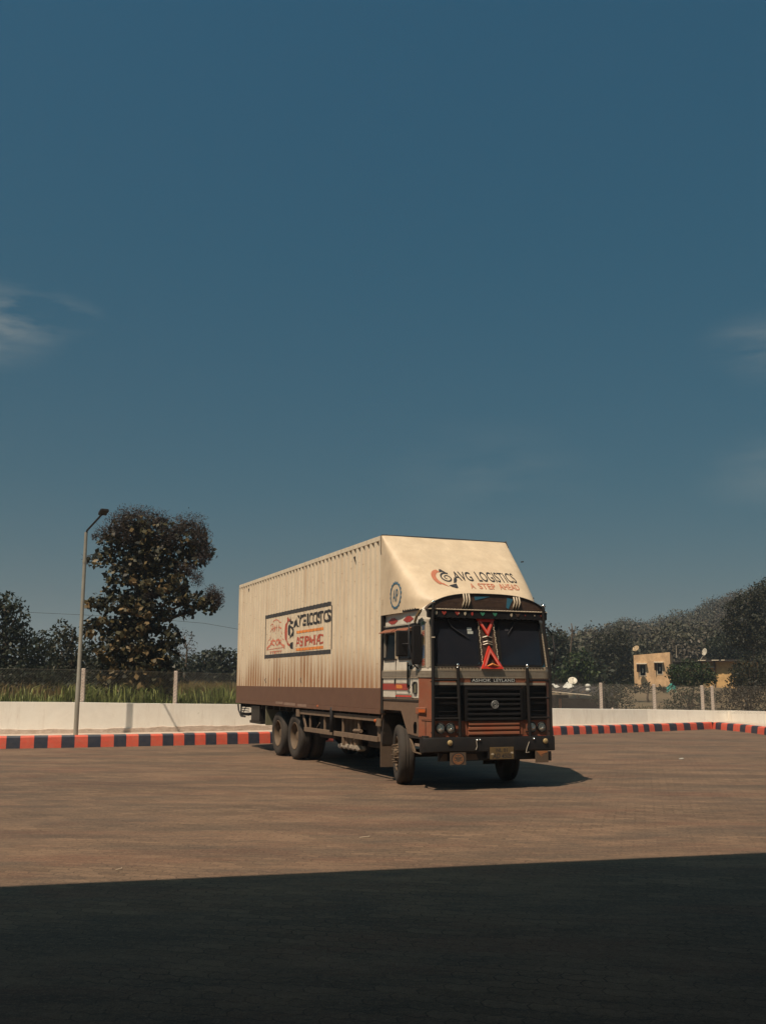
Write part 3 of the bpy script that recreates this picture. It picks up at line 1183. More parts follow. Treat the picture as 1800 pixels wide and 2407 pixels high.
TY = 31.6
tb = [pxblob(*z2(*q), TY, jy=j) for q, j in (
    ((760, 500, 260, 200), .5), ((700, 980, 220, 150), .5), ((640, 1250, 240, 140), .5), ((700, 1520, 240, 150), .4), ((660, 720, 180, 120), .5), ((1000, 1150, 120, 80), 0),
    ((500, 1880, 140, 110), -.4), ((740, 1980, 200, 90), -.4), ((900, 1990, 120, 70), -.3), ((380, 1900, 90, 70), -.2),
    ((640, 300, 200, 170), .1), ((860, 330, 260, 190), 0), ((1180, 380, 240, 190), .2), ((480, 420, 140, 130), -.1), ((1340, 520, 140, 130), .1),
    ((370, 590, 130, 90), -.2), ((640, 600, 150, 130), .2), ((900, 600, 240, 160), -.2), ((1150, 640, 150, 130), .1), ((560, 760, 160, 110), -.3), ((850, 820, 220, 150), 0), ((1120, 840, 130, 120), -.2),
    ((430, 900, 90, 60), -.1), ((1130, 980, 150, 100), -.3), ((1290, 1010, 150, 95), -.1), ((1440, 1030, 130, 110), .1), ((1230, 1130, 90, 70), 0),
    ((310, 1040, 90, 80), -.2), ((520, 1060, 150, 110), -.4), ((760, 1090, 180, 120), -.4), ((240, 1280, 100, 90), 0), ((420, 1260, 130, 90), -.3), ((640, 1290, 170, 120), -.3), ((880, 1280, 130, 90), -.1),
    ((1040, 1400, 130, 140), 0), ((460, 1450, 170, 120), -.3), ((720, 1480, 200, 130), -.5), ((960, 1560, 170, 120), -.1), ((520, 1640, 160, 110), -.4), ((800, 1690, 200, 120), -.5),
    ((430, 1800, 110, 110), -.1), ((640, 1830, 150, 120), -.4), ((860, 1860, 150, 130), -.3), ((1030, 1780, 120, 130), 0), ((1010, 1960, 100, 70), 0), ((560, 1960, 110, 70), -.1))]


def panicles(root, off):
    pb = [pxblob(*z2(*q), TY, jy=-.25) for q in ((700, 150, 200, 110), (560, 230, 150, 130), (900, 220, 160, 130), (1220, 240, 220, 120), (1370, 370, 110, 130), (1050, 380, 180, 120), (640, 350, 170, 110), (420, 330, 120, 90),
                                               (1430, 520, 80, 110), (1390, 580, 90, 80), (1230, 700, 120, 80), (1330, 790, 80, 90), (1500, 940, 100, 90), (1560, 1020, 60, 80), (860, 960, 110, 60), (220, 600, 50, 50), (300, 370, 45, 40))]
    v, f = leaf_cloud(pb, 620, .05, 77, shell=.15, aspect=.5)
    np_mesh('flower_panicle', v - off, f, LEAF['panicle'], root)
    lb = [pxblob(*z2(*q), TY, jy=-.75) for q in ((640, 1130, 70, 40), (760, 1140, 60, 40), (870, 1170, 60, 45), (1000, 930, 60, 40), (1090, 900, 60, 45), (1150, 820, 50, 40), (620, 1380, 70, 50), (830, 1310, 70, 60), (430, 1240, 50, 45),
                                                (400, 1560, 60, 60), (280, 1370, 50, 40), (780, 1510, 80, 50), (860, 1530, 60, 50), (740, 1620, 70, 50), (480, 1620, 60, 40), (300, 1070, 50, 45), (880, 840, 60, 40), (720, 830, 40, 40),
                                                (560, 1720, 60, 40), (760, 1760, 90, 50), (900, 1750, 60, 40), (660, 1860, 80, 50), (820, 1870, 80, 45), (480, 1820, 60, 40), (960, 1850, 60, 45), (600, 1940, 60, 35), (880, 1950, 60, 35), (560, 1500, 60, 40), (960, 1640, 60, 50))]
    v, f = leaf_cloud(lb, 75, .19, 78, shell=.1, aspect=.8, droop=.5)
    np_mesh('sunlit_leaf_cluster', v - off, f, LEAF['sunteak'], root)  # sun-catching leaves: sunlight put into a lighter, warmer leaf colour
    mb = MB()
    g = random.Random(4)
    for c, r in pb:
        for q in range(16):
            a = Vector(c) - Vector(off)
            d = Vector((g.uniform(-1, 1) * r[0], g.uniform(-1, 1) * r[1], g.uniform(0.1, 1.05) * r[2]))
            mb.tube([a + d * .3, a + d * 1.05], [.008, .004], 3, cap=False)
    mb.build('panicle_stalk', LEAF['panicle'], root)


_tb = at(330, 1640, TY)
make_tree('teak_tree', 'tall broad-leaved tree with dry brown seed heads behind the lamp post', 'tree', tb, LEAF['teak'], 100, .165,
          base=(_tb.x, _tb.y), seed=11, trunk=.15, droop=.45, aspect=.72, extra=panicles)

# trees beyond the fence, left
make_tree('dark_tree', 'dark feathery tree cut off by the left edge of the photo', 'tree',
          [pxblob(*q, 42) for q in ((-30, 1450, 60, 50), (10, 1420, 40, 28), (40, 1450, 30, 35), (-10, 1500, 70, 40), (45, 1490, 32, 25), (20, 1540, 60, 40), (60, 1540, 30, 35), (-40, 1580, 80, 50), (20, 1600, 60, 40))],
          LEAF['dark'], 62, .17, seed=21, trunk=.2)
for (nm, lab, bl, mt, Y, de, sz, se) in (
    ('bushy_tree', 'dark bushy tree with bare twigs between the left tree and the lamp post',
     ((88, 1530, 36, 40), (115, 1510, 30, 35), (95, 1580, 50, 45), (70, 1600, 40, 40), (120, 1570, 36, 45), (75, 1500, 18, 20)), 'dark', 44, 62, .16, 22),
    ('leafy_tree', 'olive leafy tree rising just behind the lamp post',
     ((148, 1480, 16, 26), (160, 1500, 24, 30), (142, 1530, 30, 40), (175, 1530, 26, 40), (190, 1570, 35, 45), (150, 1590, 45, 40), (215, 1600, 30, 40)), 'olive', 40, 70, .15, 23),
    ('shrub', 'dark thicket seen under the broad-leaved tree', ((250, 1590, 50, 50), (330, 1600, 60, 50), (400, 1600, 40, 45), (210, 1540, 30, 40), (290, 1550, 60, 50), (390, 1560, 30, 50)), 'dark', 46, 45, .2, 24),
    ('thin_tree', 'thin brownish tree with sparse twigs right of the broad-leaved tree', ((430, 1500, 24, 24), (445, 1520, 20, 22), (420, 1530, 20, 25), (452, 1495, 10, 10)), 'brown', 56, 16, .12, 25),
    ('undergrowth_bush', 'dark undergrowth left of the lamp post just behind the tall grass', ((-20, 1612, 50, 34), (40, 1622, 46, 30), (90, 1618, 44, 32), (140, 1622, 44, 30), (190, 1620, 40, 32), (0, 1590, 40, 30), (60, 1590, 40, 30), (120, 1590, 40, 30)), 'dark', 37, 90, .13, 45),
    ('undergrowth_bush', 'dark undergrowth round the foot of the broad-leaved tree', ((240, 1625, 36, 30), (290, 1625, 44, 32), (350, 1625, 44, 32), (395, 1625, 22, 26), (270, 1590, 40, 30), (340, 1590, 50, 34)), 'dark', 36, 90, .13, 46),
    ('hedge_bush', 'dark green bush row ending at the truck container', ((440, 1570, 40, 34), (480, 1555, 36, 26), (510, 1545, 36, 24), (545, 1550, 40, 26), (500, 1580, 50, 28), (560, 1585, 50, 28), (420, 1590, 30, 20)), 'dark', 66, 40, .24, 26),
):
    make_tree(nm, lab, 'bush' if 'bush' in nm or 'shrub' in nm else 'tree', [pxblob(*q, Y) for q in bl], LEAF[mt], de, sz, seed=se, trunk=.09)

# trees and bushes beyond the fence, right
RIGHT = (
    ('dry_tree', 'sparse brown tree peeping out behind the right edge of the truck cab', 'tree', ((1262, 1450, 18, 32), (1272, 1430, 12, 20), (1270, 1480, 16, 26)), 'brown', 52, 22, .10, 31),
    ('round_tree', 'rounded dark tree just right of the truck cab', 'tree', ((1295, 1510, 22, 22), (1315, 1505, 20, 20), (1300, 1540, 30, 28), (1330, 1530, 18, 26), (1290, 1565, 30, 22)), 'dark', 84, 34, .28, 32),
    ('leafy_tree', 'leafy tree standing around the foot of the forked pole', 'tree', ((1345, 1560, 24, 26), (1365, 1550, 22, 24), (1330, 1585, 24, 20), (1380, 1580, 26, 28)), 'green', 72, 40, .24, 33),
    ('bright_bush', 'light green bush above the shack roof beside the truck', 'bush', ((1306, 1586, 16, 10), (1322, 1590, 14, 9)), 'green', 70, 60, .2, 34),
    ('tall_thicket_tree', 'tall dark olive tree left of the yellow house', 'tree', ((1420, 1520, 30, 30), (1455, 1510, 30, 34), (1400, 1550, 30, 34), (1440, 1560, 36, 40), (1472, 1560, 18, 44), (1420, 1600, 40, 26), (1460, 1600, 30, 22)), 'olive', 88, 56, .21, 35),
    ('front_bush', 'dense green bush between the two yellow houses', 'bush', ((1581, 1577, 14, 16), (1590, 1585, 24, 22), (1620, 1572, 28, 22), (1650, 1578, 22, 22), (1610, 1598, 34, 18), (1650, 1600, 28, 16), (1672, 1592, 14, 18)), 'green', 66, 100, .14, 36),
    ('big_dark_tree', 'big dark tree at the right edge rising above the hill', 'tree', ((1790, 1400, 34, 32), (1755, 1415, 30, 28), (1725, 1430, 22, 22), (1800, 1450, 44, 44), (1750, 1460, 40, 34), (1715, 1465, 22, 24), (1780, 1500, 50, 40), (1735, 1500, 34, 26), (1820, 1380, 30, 30)), 'olive', 74, 70, .19, 37),
    ('roadside_tree', 'dark leafy tree rising behind the roof of the right-hand house', 'tree', ((1680, 1520, 26, 22), (1705, 1510, 28, 26), (1735, 1530, 30, 26), (1700, 1540, 40, 14), (1760, 1545, 24, 30)), 'dark', 92, 56, .22, 38),
    ('low_shrub', 'olive shrub overgrowing the right end of the right-hand house', 'bush', ((1745, 1580, 26, 30), (1775, 1570, 26, 34), (1800, 1580, 30, 40), (1728, 1600, 20, 22), (1760, 1610, 40, 22)), 'olive', 64, 80, .13, 39),
    ('climbing_shrub', 'leafy shrub climbing over the right part of the ochre wall', 'bush', ((1728, 1575, 16, 18), (1738, 1560, 14, 12), (1722, 1600, 14, 12), (1745, 1590, 20, 24)), 'olive', 72, 44, .18, 44),
    ('dark_bush', 'dark bush behind the fence left of the lone middle post', 'bush', ((1440, 1630, 30, 20), (1470, 1625, 22, 18), (1410, 1640, 24, 18), (1455, 1650, 40, 16), (1428, 1615, 30, 14)), 'dark', 56, 80, .12, 40),
    ('dark_bush', 'dark bush behind the fence left of the paired corner posts', 'bush', ((1600, 1630, 30, 16), (1640, 1628, 32, 18), (1620, 1650, 50, 16), (1665, 1640, 26, 20), (1580, 1655, 26, 12)), 'dark', 52, 90, .11, 41),
    ('brown_shrub', 'brownish low thicket behind the fence at the right edge', 'bush', ((1710, 1640, 34, 26), (1750, 1645, 36, 28), (1795, 1640, 36, 32), (1730, 1625, 30, 20), (1780, 1620, 34, 22)), 'brown', 52, 100, .11, 42),
    ('weed_clump', 'small leafy weeds growing below the windows of the yellow house', 'bush', ((1490, 1614, 16, 8), (1520, 1612, 16, 8), (1548, 1616, 18, 7), (1500, 1622, 22, 7), (1560, 1622, 14, 6)), 'olive', 70, 60, .16, 43),
)
for (nm, lab, cat, bl, mt, Y, de, sz, se) in RIGHT:
    make_tree(nm, lab, cat, [pxblob(*q, Y) for q in bl], LEAF[mt], de, sz, seed=se, trunk=.09 if cat == 'bush' else .13, limbs=True)

t = LEAF['hill'].node_tree
_cr = [n for n in t.nodes if n.type == 'VALTORGB'][0]
_tc = N(t, 'ShaderNodeTexCoord')
_nz = N(t, 'ShaderNodeTexNoise')
_nz.inputs['Scale'].default_value = .16
_nz.inputs['Detail'].default_value = 3
t.links.new(_tc.outputs['Object'], _nz.inputs['Vector'])
_mr = N(t, 'ShaderNodeMapRange')
_mr.inputs[1].default_value = .42
_mr.inputs[2].default_value = .60
t.links.new(_nz.outputs[0], _mr.inputs[0])
_mx = N(t, 'ShaderNodeMix', data_type='RGBA')
t.links.new(_mr.outputs[0], _mx.inputs[0])
t.links.new(_cr.outputs[0], _mx.inputs[6])
_cr2 = N(t, 'ShaderNodeValToRGB')
_cr2.color_ramp.elements[0].color = (.048, .038, .026, 1)
_cr2.color_ramp.elements[1].color = (.090, .070, .048, 1)
_ge = [n for n in t.nodes if n.type == 'NEW_GEOMETRY'][0]
t.links.new(_ge.outputs['Random Per Island'], _cr2.inputs[0])
t.links.new(_cr2.outputs[0], _mx.inputs[7])
for n in t.nodes:
    if n.type == 'BSDF_PRINCIPLED':
        t.links.new(_mx.outputs[2], n.inputs['Base Color'])
    if n.type == 'BSDF_TRANSLUCENT':
        t.links.new(_mx.outputs[2], n.inputs[0])
# hillside wood: one mass nobody could count
g = np.random.default_rng(14)
blobs = []
for k in range(1500):
    y = 100 + 125 * g.random() ** .8
    X = 22 + 72 * g.random()
    x = X * y / 220
    z = land_z(x, y, 50)
    r = 1.0 + 2.4 * g.random() ** 3
    blobs.append(((x, y, z + r * .9), (r * 1.25, r * 1.2, r)))
v, f = leaf_cloud(blobs, 8.0, .36, 9, shell=.6)
ob = np_mesh('hillside_wood', v, f, LEAF['hill'])
tag(ob, 'hazy wooded hillside rising to the right behind the houses', 'wood', kind='stuff')
# far bushes closing the plain on the left
blobs = []
for k in range(160):
    y = 80 + 60 * g.random()
    x = (-0.42 + 0.72 * g.random()) * y
    r = 0.9 + 1.1 * g.random()
    blobs.append(((x, y, 1.0 + r * .7), (r * 1.3, r * 1.2, r)))
v, f = leaf_cloud(blobs, 5, .45, 19, shell=.5)
ob = np_mesh('scrubland', v, f, LEAF['dark'])
tag(ob, 'distant dark scrub closing off the flat land on the left', 'scrub', kind='stuff')


# grass
def blades(n, place, h0, h1, w, lean, seed):
    g = np.random.default_rng(seed)
    P = []
    while len(P) < n:
        q = place(g)
        if q is not None:
            P.append(q)
    P = np.array(P)
    h = (h0 + (h1 - h0) * g.random(n) ** 1.8)[:, None]
    a = g.random(n) * 2 * math.pi
    side = np.stack([np.cos(a), np.sin(a), np.zeros(n)], 1)
    b = g.random(n) * 2 * math.pi
    le = np.stack([np.cos(b), np.sin(b), np.zeros(n)], 1) * (lean * g.random(n))[:, None]
    mid = P + np.array([0, 0, 1]) * h * .6 + le * h * .3
    tip = P + np.array([0, 0, 1]) * h * (1 - .35 * lean) + le * h
    v = np.stack([P - side * w, P + side * w, mid + side * w * .7, mid - side * w * .7, tip], 1).reshape(-1, 3)
    i = np.arange(n)[:, None] * 5
    f = np.concatenate([np.concatenate([i, i + 1, i + 2], 1), np.concatenate([i, i + 2, i + 3], 1), np.concatenate([i + 3, i + 2, i + 4], 1)])
    return v, f


def near_left(g):
    x = g.uniform(-15, 0.5)
    y = line_y(WLB, x) + 0.25 + g.random() ** 1.3 * 2.2
    patch = 0.5 + 0.5 * math.sin(x * 2.1) * math.cos(x * .9 + 1)
    if g.random() > 0.35 + patch * .65:
        return None
    return (x, y, land_z(x, y, y - line_y(WL, x)))


v, f = blades(9000, near_left, .15, .60, .013, .75, 3)
g_c = np.random.default_rng(31)
clumps = [(g_c.uniform(-14, -.5), g_c.random() * 1.2 + .3, g_c.uniform(.4, 1.0)) for _ in range(60)]


def in_clump(g):
    cx_, cd_, cs_ = clumps[int(g.integers(len(clumps)))]
    if cx_ > -4 and g.random() > .5:
        return None
    x = cx_ + g.normal() * .16
    y = line_y(WLB, x) + cd_ + g.normal() * .12
    if y - line_y(WLB, x) < .12:
        return None
    return (x, y, land_z(x, y, y - line_y(WL, x)))


v2, f2 = blades(3600, in_clump, .30, .95, .016, .7, 33)
v, f = np.concatenate([v, v2]), [tuple(q) for q in f] + [tuple(q + len(v)) for q in f2]
f = np.array(f)
tag(np_mesh('grass', v, f, LEAF['grass']), 'tall green grass growing along the top of the white wall', 'grass', kind='stuff')


def field(g):
    y = 33 + 40 * g.random() ** 1.2
    x = g.uniform(-.40, .05) * y
    return (x, y, land_z(x, y, y - 29))


v, f = blades(34000, field, .25, .95, .014, .6, 4)
tag(np_mesh('dry_grass', v, f, LEAF['dry']), 'dry brown grass field between the fence and the bushes', 'grass', kind='stuff')


def bank(g):
    x = g.uniform(5, 24)
    y = line_y(WLB, min(x, 12.5)) + 0.3 + g.random() * 26
    if y > 74 or wall_dist(x, y) < .5:
        return None
    return (x, y, land_z(x, y))


v, f = blades(12000, bank, .06, .26, .012, .8, 6)
tag(np_mesh('weeds', v, f, LEAF['olive']), 'dry weeds covering the earth bank behind the right-hand fence', 'weeds', kind='stuff')

# ------------------------------------------------------------------ fences
def post_xy(px, extra=0.14):
    """where the sight line at px crosses the line behind the wall"""
    P = full_line(WALL_OFF + .22 + extra)
    d = ray(px, 1650)
    k = d.x / d.y
    for p, q in zip(P[:-1], P[1:]):
        f0, f1 = p[0] - k * p[1], q[0] - k * q[1]
        if f0 * f1 <= 0:
            f = f0 / (f0 - f1)
            return (p[0] + (q[0] - p[0]) * f, p[1] + (q[1] - p[1]) * f)


def post_mesh(h, lean=0.0):
    mb = MB()
    w0, w1 = .058, .048
    vs = []
    n = 8
    for k in range(n + 1):
        z = -.5 + (h + .5) * k / n
        w = w0 + (w1 - w0) * k / n
        jx = random.uniform(-.004, .004)
        for sx, sy in ((-1, -1), (1, -1), (1, 1), (-1, 1)):
            vs.append((sx * w + jx + lean * z, sy * w, z))
    fs = [(0, 3, 2, 1), tuple(range(n * 4, n * 4 + 4))]
    for k in range(n):
        for i in range(4):
            j = (i + 1) % 4
            fs.append((k * 4 + i, k * 4 + j, (k + 1) * 4 + j, (k + 1) * 4 + i))
    mb.add(vs, fs)
    return mb


def fence(name, label, posts, extend):
    """posts: list of (x, y, ztop) ; extend: more points for the netting only"""
    x0, y0, _ = posts[0]
    root = empty(name, (x0, y0, 0))
    tag(root, label, 'fence')
    random.seed(len(posts))
    for (x, y, zt) in posts:
        o = post_mesh(zt).build('post', M['concrete'], root, bevel=.006)
        o.location = (x - x0, y - y0, 0)
        tie = MB()
        for k in range(12):
            z = zt - .04 - k * .085
            a = random.uniform(-.01, .01)
            tie.tube([(-.062, -.064, z - .03), (.062, -.066, z + .03 + a), (.125, -.05, z + .10 + a)], .0045, 4)
        t = tie.build('tie_wire', M['wire'], root)
        t.location = (x - x0, y - y0, 0)
    line = [e for e in extend if e[0] < posts[0][0] - .01] + list(posts) + [e for e in extend if e[0] >= posts[0][0]]
    mb = MB()
    sp = .075
    for (a, b) in zip(line[:-1], line[1:]):
        A, B = Vector((a[0], a[1])), Vector((b[0], b[1]))
        L = (B - A).length
        if L < .05:
            continue
        d = (B - A) / L

        def P(s, z):
            q = A + d * s
            return Vector((q.x - x0, q.y - y0 - .02, z))

        def zt(s):
            return (a[2] + (b[2] - a[2]) * s / L) - .04

        def zb(s):
            q = A + d * s
            return wall_top(q.x, q.y) - .1
        n = int(L / sp) + 1
        H = zt(0) - zb(0)
        for i in range(-int(H / sp) - 1, n + 1):
            for sg in (1, -1):
                s_, e_ = i * sp, i * sp + H
                if s_ > L or e_ < 0:
                    continue
                sa, sb = max(0, s_), min(L, e_)
                fa, fb = (sa - s_) / H, (sb - s_) / H
                if sg < 0:
                    fa, fb = 1 - fa, 1 - fb
                r = .0020 if sg > 0 else .0010
                mb.tube([P(sa, zb(sa) + (zt(sa) - zb(sa)) * fa), P(sb, zb(sb) + (zt(sb) - zb(sb)) * fb)], r, 3, cap=False)
        mb.tube([P(0, zt(0)), P(L, zt(L))], .0028, 4, cap=False)
    mb.build('chain_link', M['wire'], root, fix=False)
    return root


pl = []
for px, pyt in ((194, 1571), (412, 1577)):
    x, y = post_xy(px)
    pl.append((x, y, at(px, pyt, y).z))
x3, y3 = post_xy(628)
ext = []
for px, z in ((-60, None), (640, None)):
    x, y = post_xy(px)
    ext.append((x, y, pl[0][2] if px < 0 else pl[1][2] - .03))
x_, y_ = post_xy(-30)
pl2 = [(x_ - .9, y_ - .35, pl[0][2] + .03)] + pl + [(x3, y3, pl[1][2] - .06)]
fence('chain_link_fence', 'chain-link fence on white concrete posts in front of the broad-leaved tree', pl2, [])
pr = []
for px, pyt in ((1180, 1603), (1412, 1605), (1537, 1608), (1650, 1611), (1674, 1612)):
    x, y = post_xy(px)
    pr.append((x, y, at(px, pyt, y).z))
P_ = full_line(WALL_OFF + .36)
pr += [(P_[-4][0], P_[-4][1] - 1.5, 1.64), (P_[-3][0], P_[-3][1] - 1, 1.66), (P_[-2][0], P_[-2][1], 1.72)]
fence('chain_link_fence', 'chain-link fence on white concrete posts in front of the yellow house', pr, [])

mb = MB().tube([(0, 0, -.12), (0, 0, .05)], .03, 8)
x, y = post_xy(1438, -.1)
o = mb.build('pipe_stub', M['concrete'])
o.location = (x, y, wall_top(x, y))
tag(o, 'short white pipe stub on top of the wall right of the truck', 'pipe')

# ------------------------------------------------------------------ lamp posts
def make_lamp(label):
    root = empty('street_lamp')
    tag(root, label, 'street lamp', 'street lamps behind the kerb')
    MB().tube([(0, 0, -.1), (0, 0, 1.4), (0, 0, 1.42), (0, 0, 4.6)], [.062, .06, .053, .047], 14).tube([(0, 0, 4.55), (0, 0, 4.62)], .056, 14).tube([(0, 0, 4.6), (0, 0, 5.38)], [.045, .042], 14).build('pole', M['galv'], root, smooth=True, auto=True)
    MB().tube([(0, 0, 5.30), (.03, -.03, 5.42), (.76, -1.28, 5.66)], .026, 10).build('arm', M['black'], root, smooth=True, auto=True)
    h = MB()
    d = Vector((.62, -1.02, .25)).normalized()
    p = Vector((.71, -1.20, 5.67))
    s = d.cross(Vector((0, 0, 1))).normalized()
    u = s.cross(d)
    vs = []
    for (a, w, hh) in ((0, .05, .04), (.08, .10, .06), (.32, .115, .05), (.38, .10, .03)):
        for i, j in ((-1, -.6), (1, -.6), (.85, .6), (-.85, .6)):
            vs.append(p + d * a + s * i * w + u * j * hh)
    fs = [(0, 1, 2, 3), (12, 15, 14, 13)]
    for k in range(3):
        for i in range(4):
            j = (i + 1) % 4
            fs.append((k * 4 + i, (k + 1) * 4 + i, (k + 1) * 4 + j, k * 4 + j))
    h.add(vs, fs)
    h.ball(p + d * .06 + s * -.10 + u * .0, .045)
    h.build('lamp_head', M['black'], root)
    return root


lamp = make_lamp('tall galvanised lamp post left of the truck with a black angled head')
lamp.location = (-8.03, 27.40, .24)
lamp.scale = (1, 1, 1.01)
lamp2 = copy_tree(lamp)
lamp2['label'] = 'lamp post hidden behind the truck cab, its shadow on the wall'
lamp2.location = (4.12, 33.88, .18)
lamp2.scale = (.74, .74, .73)

# ------------------------------------------------------------------ filling station canopy over the camera (throws the foreground shade)
can = empty('station_canopy', (0, 4, 0))
tag(can, 'flat filling-station canopy above the foreground, out of the frame', 'canopy')
CH = 7.75
e0 = Vector((-3.17 - SHX * CH, 8.88 - SHY * CH))
e1 = Vector((3.88 - SHX * CH, 10.75 - SHY * CH))
dd = (e1 - e0).normalized()
nn_ = Vector((dd.y, -dd.x))
a0, a1 = e0 - dd * 11, e1 + dd * 14
b0, b1 = a0 + nn_ * 15, a1 + nn_ * 15
mb = MB()
mb.add([(q.x, q.y - 4, z) for z in (CH - .3, CH) for q in (a0, a1, b1, b0)], [(0, 3, 2, 1), (4, 5, 6, 7), (0, 1, 5, 4), (1, 2, 6, 5), (2, 3, 7, 6), (3, 0, 4, 7)])
mb.build('roof', M['roofing'], can)
for (s, t) in ((6, 4), (24, 4), (6, 11), (24, 11)):
    q = a0 + dd * s + nn_ * t
    if abs(q.x) < 1.2 and abs(q.y) < 1.5:
        continue
    c = MB().box(-.2, .2, -.2, .2, 0, CH - .3).build('column', M['roofing'], can, bevel=.01)
    c.location = (q.x, q.y - 4, 0)

# ------------------------------------------------------------------ houses, shack, dishes, pole
M['yellowwall'] = mat('peeling_yellow_plaster', (0.68, 0.45, 0.25), 0.9, var=0.22, scale=1.8, dust=(0.24, 0.14, 0.08), dust_amt=0.5, bump=0.3, bscale=8, stretch=(1, 1, .5))
M['ochrewall'] = mat('stained_ochre_plaster', (0.66, 0.42, 0.18), 0.9, var=0.2, scale=1.6, dust=(0.22, 0.12, 0.05), dust_amt=0.4, bump=0.3, bscale=8)
M['greywall'] = mat('old_grey_olive_wall', (0.13, 0.11, 0.06), 0.9, var=0.3, scale=2)
M['pale'] = mat('weathered_white_trim', (0.50, 0.42, 0.32), 0.8, var=0.15, scale=6)
M['shutter'] = mat('brown_wooden_shutter', (0.07, 0.04, 0.025), 0.7)
M['tin'] = mat('rusty_tin', (0.030, 0.022, 0.018), 0.7, var=0.5, scale=2.5, dust=(0.06, 0.045, 0.035), dust_amt=0.2)
M['tinwall'] = mat('rusty_sheet_wall', (0.050, 0.022, 0.015), 0.8, var=0.4, scale=2.2, dust=(0.10, 0.05, 0.03), dust_amt=0.3)
M['sheet'] = mat('crumpled_white_sheet', (0.55, 0.52, 0.46), 0.6, var=0.15, bump=0.6, bscale=6)
M['orangecloth'] = mat('orange_cloth', (0.55, 0.19, 0.08), 0.8)
M['tealcloth'] = mat('teal_cloth', (0.03, 0.22, 0.19), 0.8)


def face_frame(A, B):
    """wall from A to B (2-D): returns fn(s, z, out) in world"""
    A, B = Vector(A), Vector(B)
    L = (B - A).length
    d = (B - A) / L
    n = Vector((d.y, -d.x))       # towards the camera when A is left of B

    def fn(s, z, out=0.0):
        q = A + d * s + n * out
        return Vector((q.x, q.y, z))
    return fn, L, d, n


